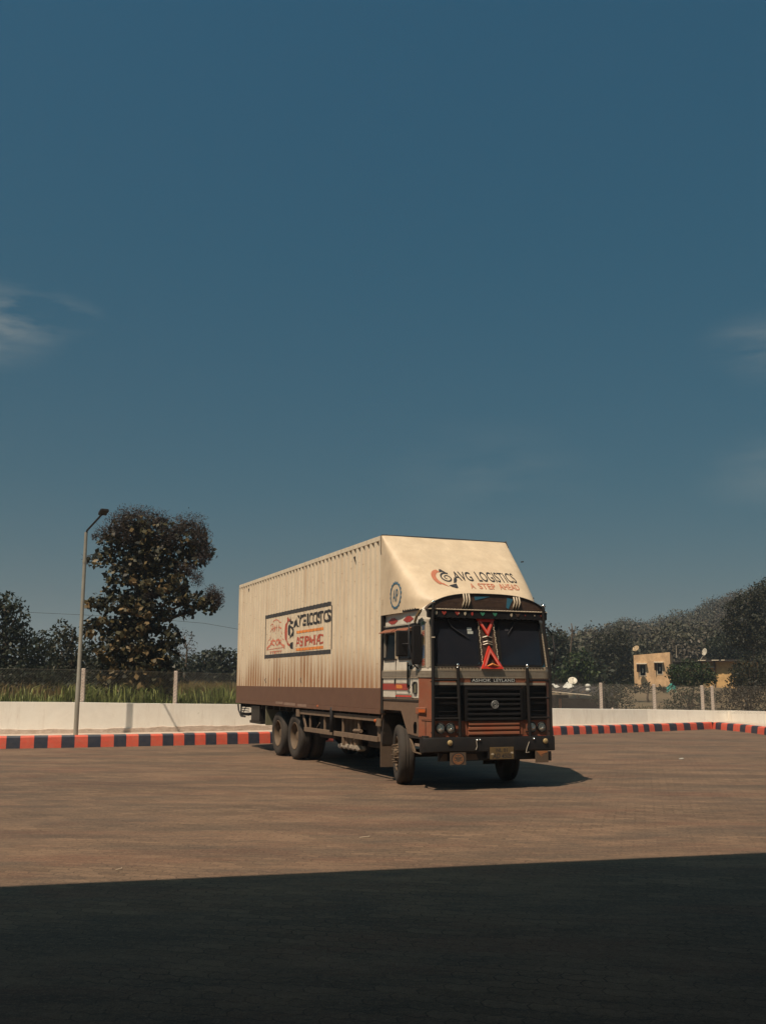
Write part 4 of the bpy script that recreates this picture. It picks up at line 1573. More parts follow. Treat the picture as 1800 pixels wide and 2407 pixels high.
def house_yellow():
    A, B = at(1488, 1540, 80), at(1573, 1533, 79.15)
    fn, L, d, n = face_frame((A.x, A.y), (B.x, B.y))
    root = empty('yellow_house', (A.x, A.y, 0))
    tag(root, 'flat-roofed peeling yellow house with two open windows', 'house')
    o = Vector((A.x, A.y, 0))
    zt = (A.z + B.z) / 2

    def loc(s, z, out=0):
        if z > zt - .02:
            z += (s / L - .5) * (B.z - A.z)
        return fn(s, z, out) - o
    mb = MB()
    # front wall with two openings
    wins = []
    for (x0, x1, y0, y1) in ((1502, 1515, 1562, 1588), (1543, 1554, 1559, 1584)):
        s0 = (x0 - 1488) / 85 * L
        s1 = (x1 - 1488) / 85 * L
        wins.append((s0, s1, at(x0, y1, 79).z, at(x0, y0, 79).z))
    cuts = [0] + [c for w in wins for c in (w[0], w[1])] + [L]
    T = .22
    for i in range(len(cuts) - 1):
        s0, s1 = cuts[i], cuts[i + 1]
        if i % 2 == 0:
            spans = [(-1, zt)]
        else:
            w = wins[i // 2]
            spans = [(-1, w[2]), (w[3], zt)]
        for z0, z1 in spans:
            vs = [loc(s0, z0), loc(s1, z0), loc(s1, z0, -T), loc(s0, z0, -T), loc(s0, z1), loc(s1, z1), loc(s1, z1, -T), loc(s0, z1, -T)]
            mb.add(vs, [(0, 3, 2, 1), (4, 5, 6, 7), (0, 1, 5, 4), (1, 2, 6, 5), (2, 3, 7, 6), (3, 0, 4, 7)])
    # sides, back
    dep = 4.5
    for s in (0, L - T):
        vs = [loc(s, -1, -T), loc(s + T, -1, -T), loc(s + T, -1, -dep), loc(s, -1, -dep), loc(s, zt, -T), loc(s + T, zt, -T), loc(s + T, zt - .1, -dep), loc(s, zt - .1, -dep)]
        mb.add(vs, [(0, 3, 2, 1), (4, 5, 6, 7), (0, 1, 5, 4), (1, 2, 6, 5), (2, 3, 7, 6), (3, 0, 4, 7)])
    vs = [loc(T, -1, -dep), loc(L - T, -1, -dep), loc(L - T, zt - .1, -dep), loc(T, zt - .1, -dep)]
    mb.add(vs, [(0, 1, 2, 3)])
    mb.build('wall', M['yellowwall'], root)
    r = MB()
    vs = [loc(T, zt - .45, -T), loc(L - T, zt - .45, -T), loc(L - T, zt - .45, -dep + .01), loc(T, zt - .45, -dep + .01)]
    r.add(vs, [(0, 1, 2, 3)])
    r.build('roof', M['greywall'], root)
    for (s0, s1, z0, z1) in wins:
        f = MB()
        for (a, b, c, e) in ((s0 - .05, s0, z0 - .05, z1 + .05), (s1, s1 + .05, z0 - .05, z1 + .05), (s0, s1, z0 - .05, z0), (s0, s1, z1, z1 + .05)):
            f.add([loc(a, c, .03), loc(b, c, .03), loc(b, e, .03), loc(a, e, .03), loc(a, c, -.05), loc(b, c, -.05), loc(b, e, -.05), loc(a, e, -.05)],
                  [(0, 1, 2, 3), (7, 6, 5, 4), (0, 4, 5, 1), (1, 5, 6, 2), (2, 6, 7, 3), (3, 7, 4, 0)])
        w = f.build('window', M['pale'], root)
        g_ = MB().add([loc(s0, z0, -.3), loc(s1, z0, -.3), loc(s1, z1, -.3), loc(s0, z1, -.3)], [(0, 1, 2, 3)])
        g_.build('pane', M['glass'], w)
        sh = MB().add([loc(s0 - .02, z0 + .25, .02), loc(s0 - .20, z0 + .28, .34), loc(s0 - .20, z1 - .02, .34), loc(s0 - .02, z1, .02), loc(s0 - .045, z0 + .25, .01), loc(s0 - .225, z0 + .28, .33), loc(s0 - .225, z1 - .02, .33), loc(s0 - .045, z1, .01)],
                      [(0, 1, 2, 3), (7, 6, 5, 4), (0, 4, 5, 1), (1, 5, 6, 2), (2, 6, 7, 3), (3, 7, 4, 0)])
        sh.build('shutter', M['shutter'], w)
        cl = MB().add([loc((s0 + s1) / 2 - .04, z0 + .2, .0), loc((s0 + s1) / 2 + .03, z0 + .22, .0), loc((s0 + s1) / 2 + .05, z0 + .5, .01), loc((s0 + s1) / 2 - .03, z1 - .25, .0)], [(0, 1, 2, 3)])
        cl.build('curtain', M['sheet'], w)
        hd = MB()
        hd.add([loc(s0 - .25, z1 + .06, 0), loc(s1 + .12, z1 + .06, 0), loc(s1 + .12, z1 + .04, .38), loc(s0 - .25, z1 + .04, .38),
                loc(s0 - .25, z1 + .13, 0), loc(s1 + .12, z1 + .13, 0), loc(s1 + .12, z1 + .09, .38), loc(s0 - .25, z1 + .09, .38)],
               [(0, 3, 2, 1), (4, 5, 6, 7), (0, 1, 5, 4), (1, 2, 6, 5), (2, 3, 7, 6), (3, 0, 4, 7)])
        hd.build('sunshade', M['pale'], root)
    return fn, L, zt


yf, yL, yzt = house_yellow()


def obox(mb, fn, s0, s1, o0, o1, z0, z1):
    vs = [fn(s0, z0, o1), fn(s1, z0, o1), fn(s1, z0, o0), fn(s0, z0, o0), fn(s0, z1, o1), fn(s1, z1, o1), fn(s1, z1, o0), fn(s0, z1, o0)]
    mb.add(vs, [(0, 3, 2, 1), (4, 5, 6, 7), (0, 1, 5, 4), (1, 2, 6, 5), (2, 3, 7, 6), (3, 0, 4, 7)])


def house_ochre():
    A, B = at(1580, 1552, 84), at(1735, 1556, 80)
    fn0, L, d, n = face_frame((A.x, A.y), (B.x, B.y))
    root = empty('ochre_house', (A.x, A.y, 0))
    tag(root, 'long low ochre house half hidden by bushes under a flat dark roof', 'house')
    o = Vector((A.x, A.y, 0))

    def fn(s, z, out=0):
        return fn0(s, z, out) - o
    k = L / 155
    zr = at(1690, 1555, 81).z
    mb = MB()
    obox(mb, fn, 0, 66 * k, -3.5, -.4, -1, zr)
    mb.build('side_wall', M['greywall'], root)
    mb = MB()
    obox(mb, fn, 103 * k, L - .1, -3.5, 0, -1, zr)
    mb.build('wall', M['ochrewall'], root)
    mb = MB()
    obox(mb, fn, 66 * k, 102.9 * k, -3.5, -.35, -1, zr)
    mb.build('porch_wall', M['ochrewall'], root)
    mb = MB()
    obox(mb, fn, 60 * k, L + .4, -3.8, .55, zr + .003, zr + .13)
    mb.build('roof', M['tin'], root)
    mb = MB()
    for a, b in ((70, 88), (102, 118), (124, 132)):
        obox(mb, fn, a * k, b * k, .56, .62, zr + .06, zr + .13)
    mb.build('roof_edge_strip', M['pale'], root)
    mb = MB()
    obox(mb, fn, 0, 59.9 * k, -3.8, -.1, zr + .003, zr + .09)
    mb.build('lower_roof', M['tin'], root)
    mb = MB()
    obox(mb, fn, 84 * k, 102 * k, -.34, .25, zr - .46, zr - .40)
    mb.build('awning', M['pale'], root)
    mb = MB()
    obox(mb, fn, 100 * k, 102.5 * k, .1, .2, -.6, zr - .001)
    mb.build('porch_post', M['shutter'], root)
    return fn0, k, zr


of, ok_, ozr = house_ochre()


def dish(name, label, p, r, face, tilt, m='dish', leg=None):
    """p: centre of the bowl ; face: azimuth it looks to ; tilt: elevation"""
    ft = leg if leg else Vector((p.x, p.y, p.z - r - .1))
    root = empty(name, tuple(ft))
    tag(root, label, 'satellite dish', 'satellite dishes on the roofs')
    a = Vector((math.cos(tilt) * math.cos(face), math.cos(tilt) * math.sin(face), math.sin(tilt)))
    u = a.cross(Vector((0, 0, 1))).normalized()
    w = u.cross(a)
    c = Vector(p) - Vector(ft)
    mb = MB()
    vs, fs = [], []
    n = 24
    rings = 5
    for i in range(rings + 1):
        q = i / rings
        for k in range(n):
            t = 2 * math.pi * k / n
            vs.append(c + (u * math.cos(t) + w * math.sin(t)) * (r * max(q, .02)) + a * (r * .22 * q * q))
    for i in range(rings):
        for k in range(n):
            k2 = (k + 1) % n
            fs.append((i * n + k, i * n + k2, (i + 1) * n + k2, (i + 1) * n + k))
    mb.add(vs, fs)
    o = mb.build('bowl', M[m], root, smooth=True)
    sm = o.modifiers.new('thickness', 'SOLIDIFY')
    sm.thickness = .012
    MB().tube([c - w * r * .9 + a * .03, c + a * r * .95 - w * r * .2], .012, 5).ball(c + a * r * .95 - w * r * .2, .035).build('feed_arm', M['greywall'], root)
    MB().tube([(0, 0, 0), c - a * .04 - w * r * .2, c], .018, 6).build('mount', M['pale'], root)
    return root


p = at(1494, 1525, 78.5)
dish('satellite_dish', 'tan satellite dish on the left corner of the yellow house roof', p, 8.0 / CAM_F * 78.5, R(-135), R(38), m='tandish', leg=Vector((p.x, p.y + .2, yzt)))
p = at(1656, 1533, 80)
dish('satellite_dish', 'white satellite dish tilted on the dark roof of the ochre house', p, 8.6 / CAM_F * 80, R(-160), R(12), leg=Vector((p.x - .35, p.y + .1, ozr + .13)))
p = at(1345, 1601, 60.5)
dish('satellite_dish', 'white satellite dish on the shack roof beside the truck', p, 10.5 / CAM_F * 60.5, R(-95), R(42), leg=Vector((p.x, p.y + .15, at(1345, 1620, 60.5).z)))

# thin aerial and its stay
o = MB().tube([(0, 0, 0), (0, 0, 1.3)], .016, 5).build('aerial_pole', M['pale'])
p = at(1589, 1546, 82)
o.location = p
o.scale = (1, 1, .75)
tag(o, 'thin pale aerial pole sticking up between the two houses', 'aerial')

# forked utility pole
p0, px_ = at(1337, 1560, 80), 80
root = empty('utility_pole', (p0.x, p0.y, land_z(p0.x, p0.y)))
tag(root, 'crooked dark pole with three forked prongs right of the truck', 'utility pole')
o = Vector(root.location)
MB().tube([(0, 0, -.2), at(1340, 1533, 80) - o, at(1343, 1500, 80) - o, at(1345, 1483, 80) - o, at(1342, 1465, 80) - o], [.09, .07, .065, .06, .035], 7).build('pole', M['bark'], root, smooth=True)
for (a, b) in (((1336.5, 1475), (1344.5, 1484)), ((1352, 1473), (1345, 1485))):
    mid = at((a[0] * 1.6 + b[0]) / 2.6, (a[1] + b[1] * 1.4) / 2.4 + 1.5, 80) - o
    MB().tube([at(*b, 80) - o, mid, at(*a, 80) - o], [.045, .04, .03], 6).ball(at(*a, 80) - o, .05).build('prong', M['bark'], root, smooth=True)

# shack
def shack():
    Y = 62
    A, B = at(1240, 1640, Y), at(1425, 1645, Y - 2)
    fn0, L, d, n = face_frame((A.x, A.y), (B.x, B.y))
    root = empty('tin_shack', (A.x, A.y, 0))
    tag(root, 'low rusty tin-roofed shack beside the truck behind the fence', 'shack')
    o = Vector((A.x, A.y, 0))

    def fn(s, z, out=0):
        return fn0(s, z, out) - o
    k = L / 185
    z0 = -.8
    zl, zr_ = at(1298, 1634, Y).z, at(1425, 1643, Y - 2).z
    mb = MB()
    obox(mb, fn, 0, 66 * k, -3, 0, z0, zl)
    obox(mb, fn, 80 * k, L, -3, 0, z0, zr_)
    mb.build('wall', M['tinwall'], root)
    mb = MB()
    obox(mb, fn, 66.02 * k, 79.98 * k, -1.5, -1.4, z0, zr_)
    mb.build('doorway', M['dark'], root)
    r = MB()
    zf0, zf1 = at(1240, 1622, Y).z, at(1430, 1636, Y - 2).z
    zb0, zb1 = zf0 + .38, zf1 + .40
    n_ = 26
    for i in range(n_):
        s0, s1 = -0.3 + (L + .6) * i / n_, -0.3 + (L + .6) * (i + 1) / n_
        f0, f1 = i / n_, (i + 1) / n_
        w = .02 if i % 2 else -.02
        r.add([fn(s0, zf0 + (zf1 - zf0) * f0 + w, .6), fn(s1, zf0 + (zf1 - zf0) * f1 - w, .6), fn(s1, zb0 + (zb1 - zb0) * f1 - w, -3.4), fn(s0, zb0 + (zb1 - zb0) * f0 + w, -3.4)], [(0, 1, 2, 3)])
    ro = r.build('roof', M['tin'], root)
    sm = ro.modifiers.new('thickness', 'SOLIDIFY')
    sm.thickness = .04
    e = MB()
    e.beam(fn(40 * k, zf0 + .0 - .02, .66), fn(160 * k, zf1 + .03, .66), .05, .045)
    e.build('roof_edge', M['pale'], root)
    c = MB()
    c.add([fn(68 * k, at(1308, 1668, Y).z - .4, -.3), fn(78 * k, at(1308, 1668, Y).z - .4, -.25), fn(78.5 * k, at(1308, 1642, Y).z, -.3), fn(70 * k, at(1308, 1642, Y).z, -.35)], [(0, 1, 2, 3)])
    c.build('door_curtain', M['orangecloth'], root)
    # crumpled sheet weighted on the roof
    g = random.Random(2)
    s = MB()
    vs = []
    nx_, ny_ = 16, 5
    q0, q1 = at(1296, 1609, Y + 1.5), at(1342, 1611, Y + 1.5)
    for j in range(ny_):
        for i in range(nx_):
            u = i / (nx_ - 1)
            p = q0.lerp(q1, u)
            vs.append((p.x - o.x, p.y - o.y - .9 + .45 * j, p.z - .22 + .3 * math.sin(math.pi * j / (ny_ - 1)) * (.7 + .3 * math.sin(u * 9)) + g.uniform(-.05, .07) - .10 * math.sin(u * 5)))
    fs = [(j * nx_ + i, j * nx_ + i + 1, (j + 1) * nx_ + i + 1, (j + 1) * nx_ + i) for j in range(ny_ - 1) for i in range(nx_ - 1)]
    s.add(vs, fs)
    so = s.build('plastic_sheet', M['sheet'])
    so.location = o
    tag(so, 'crumpled white plastic sheet lying on the shack roof', 'sheet')
    # roof clutter
    q = at(1381, 1617, Y - 1)
    b_ = MB().ball((0, 0, .12), .16, sq=(1, 1, .8)).ball((0, 0, -.12), .15, sq=(1, 1, .9)).tube([(0, 0, -.3), (0, 0, -.1)], .1, 8).build('white_bundle', M['sheet'], smooth=True)
    b_.location = q
    tag(b_, 'small white bundle on the right part of the shack roof', 'bundle')
    gp = MB()
    for i in range(26):
        u = g.uniform(.3, .85)
        p = fn(L * u, zf0 + (zf1 - zf0) * u + .04, g.uniform(-.9, .4))
        gp.beam(p, p + Vector((g.uniform(-.5, .5), g.uniform(-.3, .3), g.uniform(.0, .18))), .05, .03)
    gp.build('loose_timber', M['steel'], root)


shack()
c = MB()
g_ = random.Random(9)
vs = [(0.12 * i + g_.uniform(-.03, .03), g_.uniform(-.08, .08), .09 * j + g_.uniform(-.03, .03) - .1 * abs(i - 2.5)) for j in range(5) for i in range(6)]
c.add(vs, [(j * 6 + i, j * 6 + i + 1, (j + 1) * 6 + i + 1, (j + 1) * 6 + i) for j in range(4) for i in range(5)])
o = c.build('teal_cloth', M['tealcloth'])
o.location = at(1566, 1618, 68)
tag(o, 'teal cloth hanging on the weeds at the foot of the yellow house', 'cloth')

# overhead cable
pts = [at(px, py, 60) for px, py in ((-200, 1440), (60, 1439), (190, 1445), (340, 1453), (480, 1465), (560, 1479), (700, 1508), (820, 1540))]
o = MB().tube(pts, .010, 4).build('power_cable', M['ink'], fix=False)
tag(o, 'thin black overhead cable crossing the sky behind the broad-leaved tree', 'cable')

# litter on the paving
g_ = random.Random(12)
for (px, py, w, lab, nm) in ((1600, 1784, .05, 'white paper scrap on the sunlit paving right of the truck', 'paper_scrap'),):
    d = ray(px, py)
    p = Vector((0, 0, CAM_H)) + d * (CAM_H / -d.z)
    o = MB().add([(-w, -w, .004), (w, -w * .8, .012), (w * .9, w, .02), (-w * .8, w * .9, .006)], [(0, 1, 2, 3)]).build(nm, M['paper'])
    o.location = p
    tag(o, lab, 'litter')
for (px, py, l, a, lab) in ((280, 2046, .026, .3, 'small pale dry leaf near the shadow edge on the left'), (857, 1970, .055, .15, 'curled dry twig on the sunlit paving before the truck')):
    d = ray(px, py)
    p = Vector((0, 0, CAM_H)) + d * (CAM_H / -d.z)
    o = MB().tube([(-l, 0, .008), (0, .012, .012), (l * .8, .03, .010), (l * 1.1, .06, .014)], .004, 5).build('dry_twig', M['cream'])
    o.location = p
    o.rotation_euler = (0, 0, a)
    tag(o, lab, 'twig')

# ================================================================== the truck
YAW = 0.3818
truck = empty('truck', (-0.035, 18.093, 0), YAW - math.pi / 2)
tag(truck, 'dusty container truck with a decorated cab parked on the forecourt', 'truck')
CL, CW = 10.34, 2.50
ZT, ZB, ZBAND = 4.275, 1.138, 1.585
PITCH = CL / 44


def corr(X):
    """how far the side sheet lies behind its outer face"""
    t = ((-X) / PITCH) % 1.0
    d = .038
    if t < .40:
        return 0.0
    if t < .52:
        return d * (t - .40) / .12
    if t < .86:
        return d
    return d * (1 - (t - .86) / .14)


def corr_breaks():
    out = []
    for i in range(45):
        for f in (0, .40, .52, .86):
            X = -(i + f) * PITCH
            if -CL <= X <= 0:
                out.append(X)
    return sorted(out)


BR = corr_breaks()


def cargo():
    mb = MB()
    xs_ = [x for x in BR if -CL + .05 < x < -.07]
    xs_ = [-CL + .05] + xs_ + [-.07]
    for side in (0, 1):
        vs, fs = [], []
        for X in xs_:
            y = corr(X) + .002
            if side:
                y = CW - y
            vs += [(X, y, ZBAND - .01), (X, y, ZT - .085)]
        for i in range(len(xs_) - 1):
            fs.append((2 * i, 2 * i + 2, 2 * i + 3, 2 * i + 1))
        mb.add(vs, fs)
    # roof and rear
    mb.box(-CL, -.003, .03, CW - .03, ZT - .10, ZT - .012)
    mb.box(-CL, -CL + .05, .03, CW - .03, ZB + .05, ZT - .1)
    mb.box(-.06, -.003, .05, CW - .05, ZB + .05, ZT - .1)
    body = mb.build('cargo_box', M['container'], truck)
    f = MB()
    for y0, y1 in ((-.002, .06), (CW - .06, CW + .002)):
        f.box(-CL, 0, y0, y1, ZT - .085, ZT)
        f.box(-CL, -CL + .05, y0, y1, ZBAND, ZT - .085)
        f.box(-.07, 0, y0, y1, ZBAND, ZT - .085)
    f.box(-CL, -CL + .05, .06, CW - .06, ZT - .085, ZT)
    f.build('top_rail', M['container'], body, bevel=.004)
    b = MB()
    for y0, y1 in ((-.006, .05), (CW - .05, CW + .006)):
        b.box(-CL - .004, .002, y0, y1, ZB + .085, ZBAND)
        b.box(-CL - .004, .002, y0 - (.012 if y0 < 1 else 0), y1 + (.012 if y0 > 1 else 0), ZB, ZB + .083)
    b.box(-CL - .003, .001, .05, CW - .05, ZB + .02, ZB + .12)
    b.build('bottom_band', M['bandbrown'], body, bevel=.004)
    h = MB()
    random.seed(21)
    for X in (-7.45, -6.25, -4.6):
        h.tube([(X, -.004, ZBAND + .19), (X + .015, -.03, ZBAND + .15), (X + .05, -.012, ZBAND + .08)], .009, 5)
    for X, z in ((-9.3, 4.05), (-1.35, 4.0)):
        h.prism([(X - .045, z + .04), (X + .04, z + .05), (X + .03, z - .05)], lambda u, v, a: (u, a, v), -.006, .006)
    h.build('tie_hook', M['ink'], body)
    st = D2()
    st.rect(-6.5, -5.9, 1.19, 1.245).rect(-5.82, -4.95, 1.175, 1.235).rect(-4.8, -4.15, 1.165, 1.225)
    st.build('worn_sticker', mat('worn_sticker', (0.24, 0.15, 0.11), .7, var=.3, scale=20), body, lambda u, v: (u, -.0205, v))
    w = D2().word('VE  HICLE', (-4.75, -4.2, 1.175, 1.215))
    w2 = MB().ball((-3.42, -.012, 1.20), .035, sq=(1.6, .5, .8)).build('side_marker', M['amber'], body)

    # painted sign over the corrugations
    def sm(u, v):
        return (u, corr(u) - .0035, v)
    cuts = [x for x in BR if -7.9 < x < -2.5]
    def flat(x):
        i = round(-x / PITCH - .2)
        return -(i + .2) * PITCH
    xl, xr = flat(-7.68), flat(-2.74)
    b = D2().rect(-7.68, -2.73, 3.21, 3.295).rect(-7.70, -2.73, 2.25, 2.335).rect(xl - .022, xl + .022, 2.336, 3.209).rect(xr - .022, xr + .022, 2.336, 3.209)
    b.build('sign_border', M['inkfaded'], body, sm, cuts)
    t = D2().word('AVG', (-5.24, -4.36, 2.885, 3.145), bold=.035).word('LOGISTICS', (-4.26, -2.77, 2.88, 3.145), bold=.035)
    t.build('sign_lettering', M['ink'], body, sm, cuts)
    t = D2().word('A STEP AHEAD', (-5.03, -3.20, 2.455, 2.67), bold=.02)
    t.build('sign_lettering', M['inkred'], body, sm, cuts)
    D2().rect(-5.0, -3.15, 2.745, 2.80).rect(-5.02, -3.18, 2.365, 2.42).build('sign_underline', M['inkorange'], body, sm, cuts)
    e = logo_shapes(-5.92, -5.2, 2.42, 3.19)
    e[0].build('sign_emblem', M['inkred'], body, sm, cuts)
    e[1].build('sign_emblem', M['ink'], body, sm, cuts)
    # thin red drawing: a gabled arch over a bow with a staff
    d = D2()
    cx = -6.70
    d.stroke([(cx - .42, 3.02), (cx - .02, 3.17), (cx + .38, 3.06)], .022)
    for i in range(7):
        x = cx - .32 + i * .1
        d.stroke([(x, 2.86), (x + .02, 2.93), (x, 3.02)], .02).stroke([(x - .03, 2.94), (x + .05, 2.97)], .016)
    d.stroke([(cx - .50, 2.84), (cx - .34, 2.92), (cx - .18, 2.94)], .014).stroke([(cx + .30, 2.98), (cx + .48, 2.86), (cx + .56, 2.78)], .03)
    for s_ in (-1, 1):
        d.stroke([(cx + s_ * .50, 2.84), (cx + s_ * .38, 2.74), (cx + s_ * .54, 2.62)], .022)
        d.stroke([(cx + s_ * .56, 2.70), (cx + s_ * .72, 2.56)], .012)
        d.stroke([(cx + s_ * .08, 2.64), (cx + s_ * .22, 2.69), (cx + s_ * .36, 2.63), (cx + s_ * .36, 2.58)], [.03, .07, .06, .03])
        d.stroke([(cx + s_ * .10, 2.545), (cx + s_ * .30, 2.59), (cx + s_ * .52, 2.56), (cx + s_ * .70, 2.475)], [.03, .05, .055, .04])
        d.poly([(cx + s_ * .66, 2.50), (cx + s_ * .80, 2.53), (cx + s_ * .80, 2.45), (cx + s_ * .68, 2.43)])
    d.stroke([(cx - .72, 2.455), (cx + .72, 2.475)], .013)
    d.stroke([(cx, 2.76), (cx, 2.33)], .016)
    d.poly([(cx - .05, 2.82), (cx, 2.86), (cx + .05, 2.82), (cx, 2.79)])
    d.rect(cx - .09, cx + .09, 2.57, 2.62)
    for i in range(11):
        x = cx - .50 + i * .1
        d.stroke([(x, 2.40), (x + .01, 2.345)], .02).stroke([(x - .03, 2.40), (x + .07, 2.40)], .014)
        if i % 2:
            d.stroke([(x + .02, 2.365), (x + .06, 2.37)], .014)
    d.build('sign_drawing', M['inkpink'], body, sm, cuts)
    return body


def logo_shapes(u0, u1, v0, v1):
    """round spiral emblem in a pointed frame with a crescent; returns crescent, dark parts"""
    def P(a, b):
        return (u0 + (u1 - u0) * a, v0 + (v1 - v0) * b)
    cres = D2()
    n = 14
    outer, inner = [], []
    for i in range(n + 1):
        t = i / n
        a = R(100 + 135 * t)
        outer.append(P(.42 + .42 * math.cos(a), .52 + .44 * math.sin(a)))
        inner.append(P(.50 + .34 * math.cos(a) + .02, .50 + .34 * math.sin(a)))
    for i in range(n):
        cres.poly([outer[i], outer[i + 1], inner[i + 1], inner[i]])
    cres.poly([P(.18, .22), P(.34, .24), P(.52, .04)])
    dk = D2()
    dk.poly([P(.40, .80), P(.50, 1.0), P(.56, .97), P(.72, .80), P(.56, .84)])
    dk.poly([P(.52, .12), P(.88, .24), P(.86, .02), P(.80, -.02), P(.62, .04)])
    dk2 = []
    for i in range(40):
        t = i / 39
        a = R(60 + 560 * t)
        r = .26 * (1 - .80 * t)
        dk2.append(P(.62 + r * 1.05 * math.cos(a), .53 + r * math.sin(a)))
    wd = [abs(v1 - v0) * (.085 - .045 * i / 39) for i in range(40)]
    dk.stroke(dk2, wd)
    dk.poly([P(.86, .44), P(.96, .60), P(1.0, .46), P(.92, .30), P(.78, .26)])
    return cres, dk


box = cargo()

# ---- hood over the cab ---------------------------------------------------
HC, HW = CW / 2, CW / 2


def hood_F(z):
    return .045 + max(0, min(1, (ZT - z) / (ZT - 3.03))) ** .96 * 1.53 + (0 if z > 3.03 else (3.03 - z) * .12)


def hood_n(z):
    t = max(0, min(1, (ZT - z) / (ZT - 3.0)))
    return 9.0 * (1 - t) + 4.6 * t


def hood_x(Y, z):
    v = min(.9999, abs(Y - HC) / HW)
    n = hood_n(z)
    return hood_F(z) * (1 - v ** n) ** (1 / n)


def hood_y(X, z):
    n = hood_n(z)
    q = min(.9999, max(0, X) / hood_F(z))
    return HC - HW * (1 - q ** n) ** (1 / n)


def arch_z(Y):
    v = abs(Y - 1.26) / 1.08
    return 2.845 + .275 * max(0, 1 - min(1, v) ** 3.2) ** .75


def hood():
    NT, NZ = 96, 26
    vs, fs = [], []
    for j in range(NZ + 1):
        s = j / NZ
        for i in range(NT + 1):
            th = math.pi * i / NT
            # plan parameter runs right side -> front -> left side
            n0 = 4.8
            cy = math.cos(th)
            sx = math.sin(th)
            Yb = HC - HW * math.copysign(abs(cy) ** (2 / n0), cy)
            zb = max(2.845, arch_z(Yb) - .0) if 0 < i < NT else 2.845
            z = ZT - .001 + (zb - ZT) * s
            n = hood_n(z)
            Y = HC - HW * math.copysign(abs(cy) ** (2 / n), cy)
            X = hood_F(z) * max(0, sx) ** (2 / n)
            X += .004 * math.sin(Y * 5 + z * 3) * min(1, X) * (s * (1 - s) * 4)
            vs.append((X + .002, Y, z))
    for j in range(NZ):
        for i in range(NT):
            a = j * (NT + 1) + i
            fs.append((a, a + 1, a + NT + 2, a + NT + 1))
    mb = MB()
    mb.add(vs, fs)
    top = [vs[i] for i in range(NT + 1)]
    mb.add([(x, y, ZT - .001) for x, y, z in top], [tuple(range(NT + 1))])
    h = mb.build('cab_hood', M['hoodpaint'], truck, smooth=True, auto=True)
    # sewn edges, rope and torn corner flap
    t = MB()
    t.tube([(.0, -.004, ZT + .004), (.004, -.006, 4.0), (.03, -.007, 3.93)], .007, 5)
    t.tube([(.04, -.002, ZT + .006), (.06, CW / 2, ZT + .01), (.04, CW + .002, ZT + .006)], .008, 5)
    t.tube([(.12, CW + .003, 4.17), (.06, CW + .01, 4.24), (.02, CW + .01, 4.3)], .014, 5)
    t.tube([(.10, CW - .04, 4.20), (.16, CW - .07, 4.12), (.30, CW - .45, 3.98)], .006, 4)
    t.tube([(.10, .30, 4.21), (.17, .38, 4.13)], .010, 4)
    t.prism([(0, 0), (.10, .01), (.03, -.10)], lambda u, v, a: (.0 + a, .02 + u, 4.29 + v), -.01, .01)
    t.tube([(.62, CW - .01, 3.85), (.60, CW + .05, 3.86)], .012, 4)
    t.build('hood_rope', M['ink'], h)
    fm = lambda u, v: (hood_x(u, v) + .012, u, v)
    uc = [0.2 + .1 * i for i in range(23)]
    vc = [3.1 + .06 * i for i in range(16)]
    D2().word('AVG', (.925, 1.275, 3.405, 3.585), bold=.012).word('LOGISTICS', (1.375, 2.135, 3.405, 3.60), bold=.008).build('hood_lettering', M['ink'], h, fm, uc, vc)
    D2().word('A', (1.135, 1.22, 3.26, 3.36), bold=.012).word('STEP', (1.295, 1.62, 3.26, 3.37), bold=.012).word('AHEAD', (1.695, 2.095, 3.265, 3.375), bold=.012).build('hood_lettering', M['inkterracotta'], h, fm, uc, vc)
    e = logo_shapes(.50, .95, 3.26, 3.62)
    e[0].build('hood_emblem', M['inkterracotta'], h, fm, uc, vc)
    e[1].build('hood_emblem', M['ink'], h, fm, uc, vc)
    # round badge on the side with a toothed blue rim
    gm = lambda u, v: (u + .003, hood_y(u, v) - .008, v)
    cx, cz, r = .67, 3.155, .185
    rim = D2()
    n = 80
    for i in range(n):
        a0, a1 = 2 * math.pi * i / n, 2 * math.pi * (i + 1) / n

        def ro(a):
            return r * (1.07 + .17 * abs(math.sin(a * 9.0)))
        rim.poly([(cx + math.cos(a0) * r * 1.0, cz + math.sin(a0) * r * 1.06), (cx + math.cos(a1) * r, cz + math.sin(a1) * r * 1.06), (cx + math.cos(a1) * ro(a1), cz + math.sin(a1) * ro(a1) * 1.06), (cx + math.cos(a0) * ro(a0), cz + math.sin(a0) * ro(a0) * 1.06)])
    rim.build('badge_rim', M['inkblue'], h, gm)
    D2().word('AIP', (cx - .10, cx + .10, cz - .105, cz + .105), bold=-.005).build('badge_lettering', M['inkblue'], h, gm, [cx - .1 + .04 * i for i in range(6)], [])
    sc = D2()
    for k in range(3):
        sc.rect(.09, .105, 3.03 + k * .035, 3.045 + k * .035)
    sc.build('rivet', M['ink'], h, gm)
    return h


hd = hood()

# ---- cab ------------------------------------------------------------------
CY0, CY1 = 0.02, 2.46
CC = 1.24


def cab_section(z):
    t = max(0, min(1, (z - 1.92) / (2.75 - 1.92)))
    xs_, xf = 1.60 - .11 * t, 1.75 - .13 * t
    y0, y1 = CY0 + .045 * t, CY1 - .045 * t
    return [(.06, y0), (xs_, y0), (xf, y0 + .19), (xf, y1 - .19), (xs_, y1), (.06, y1)]


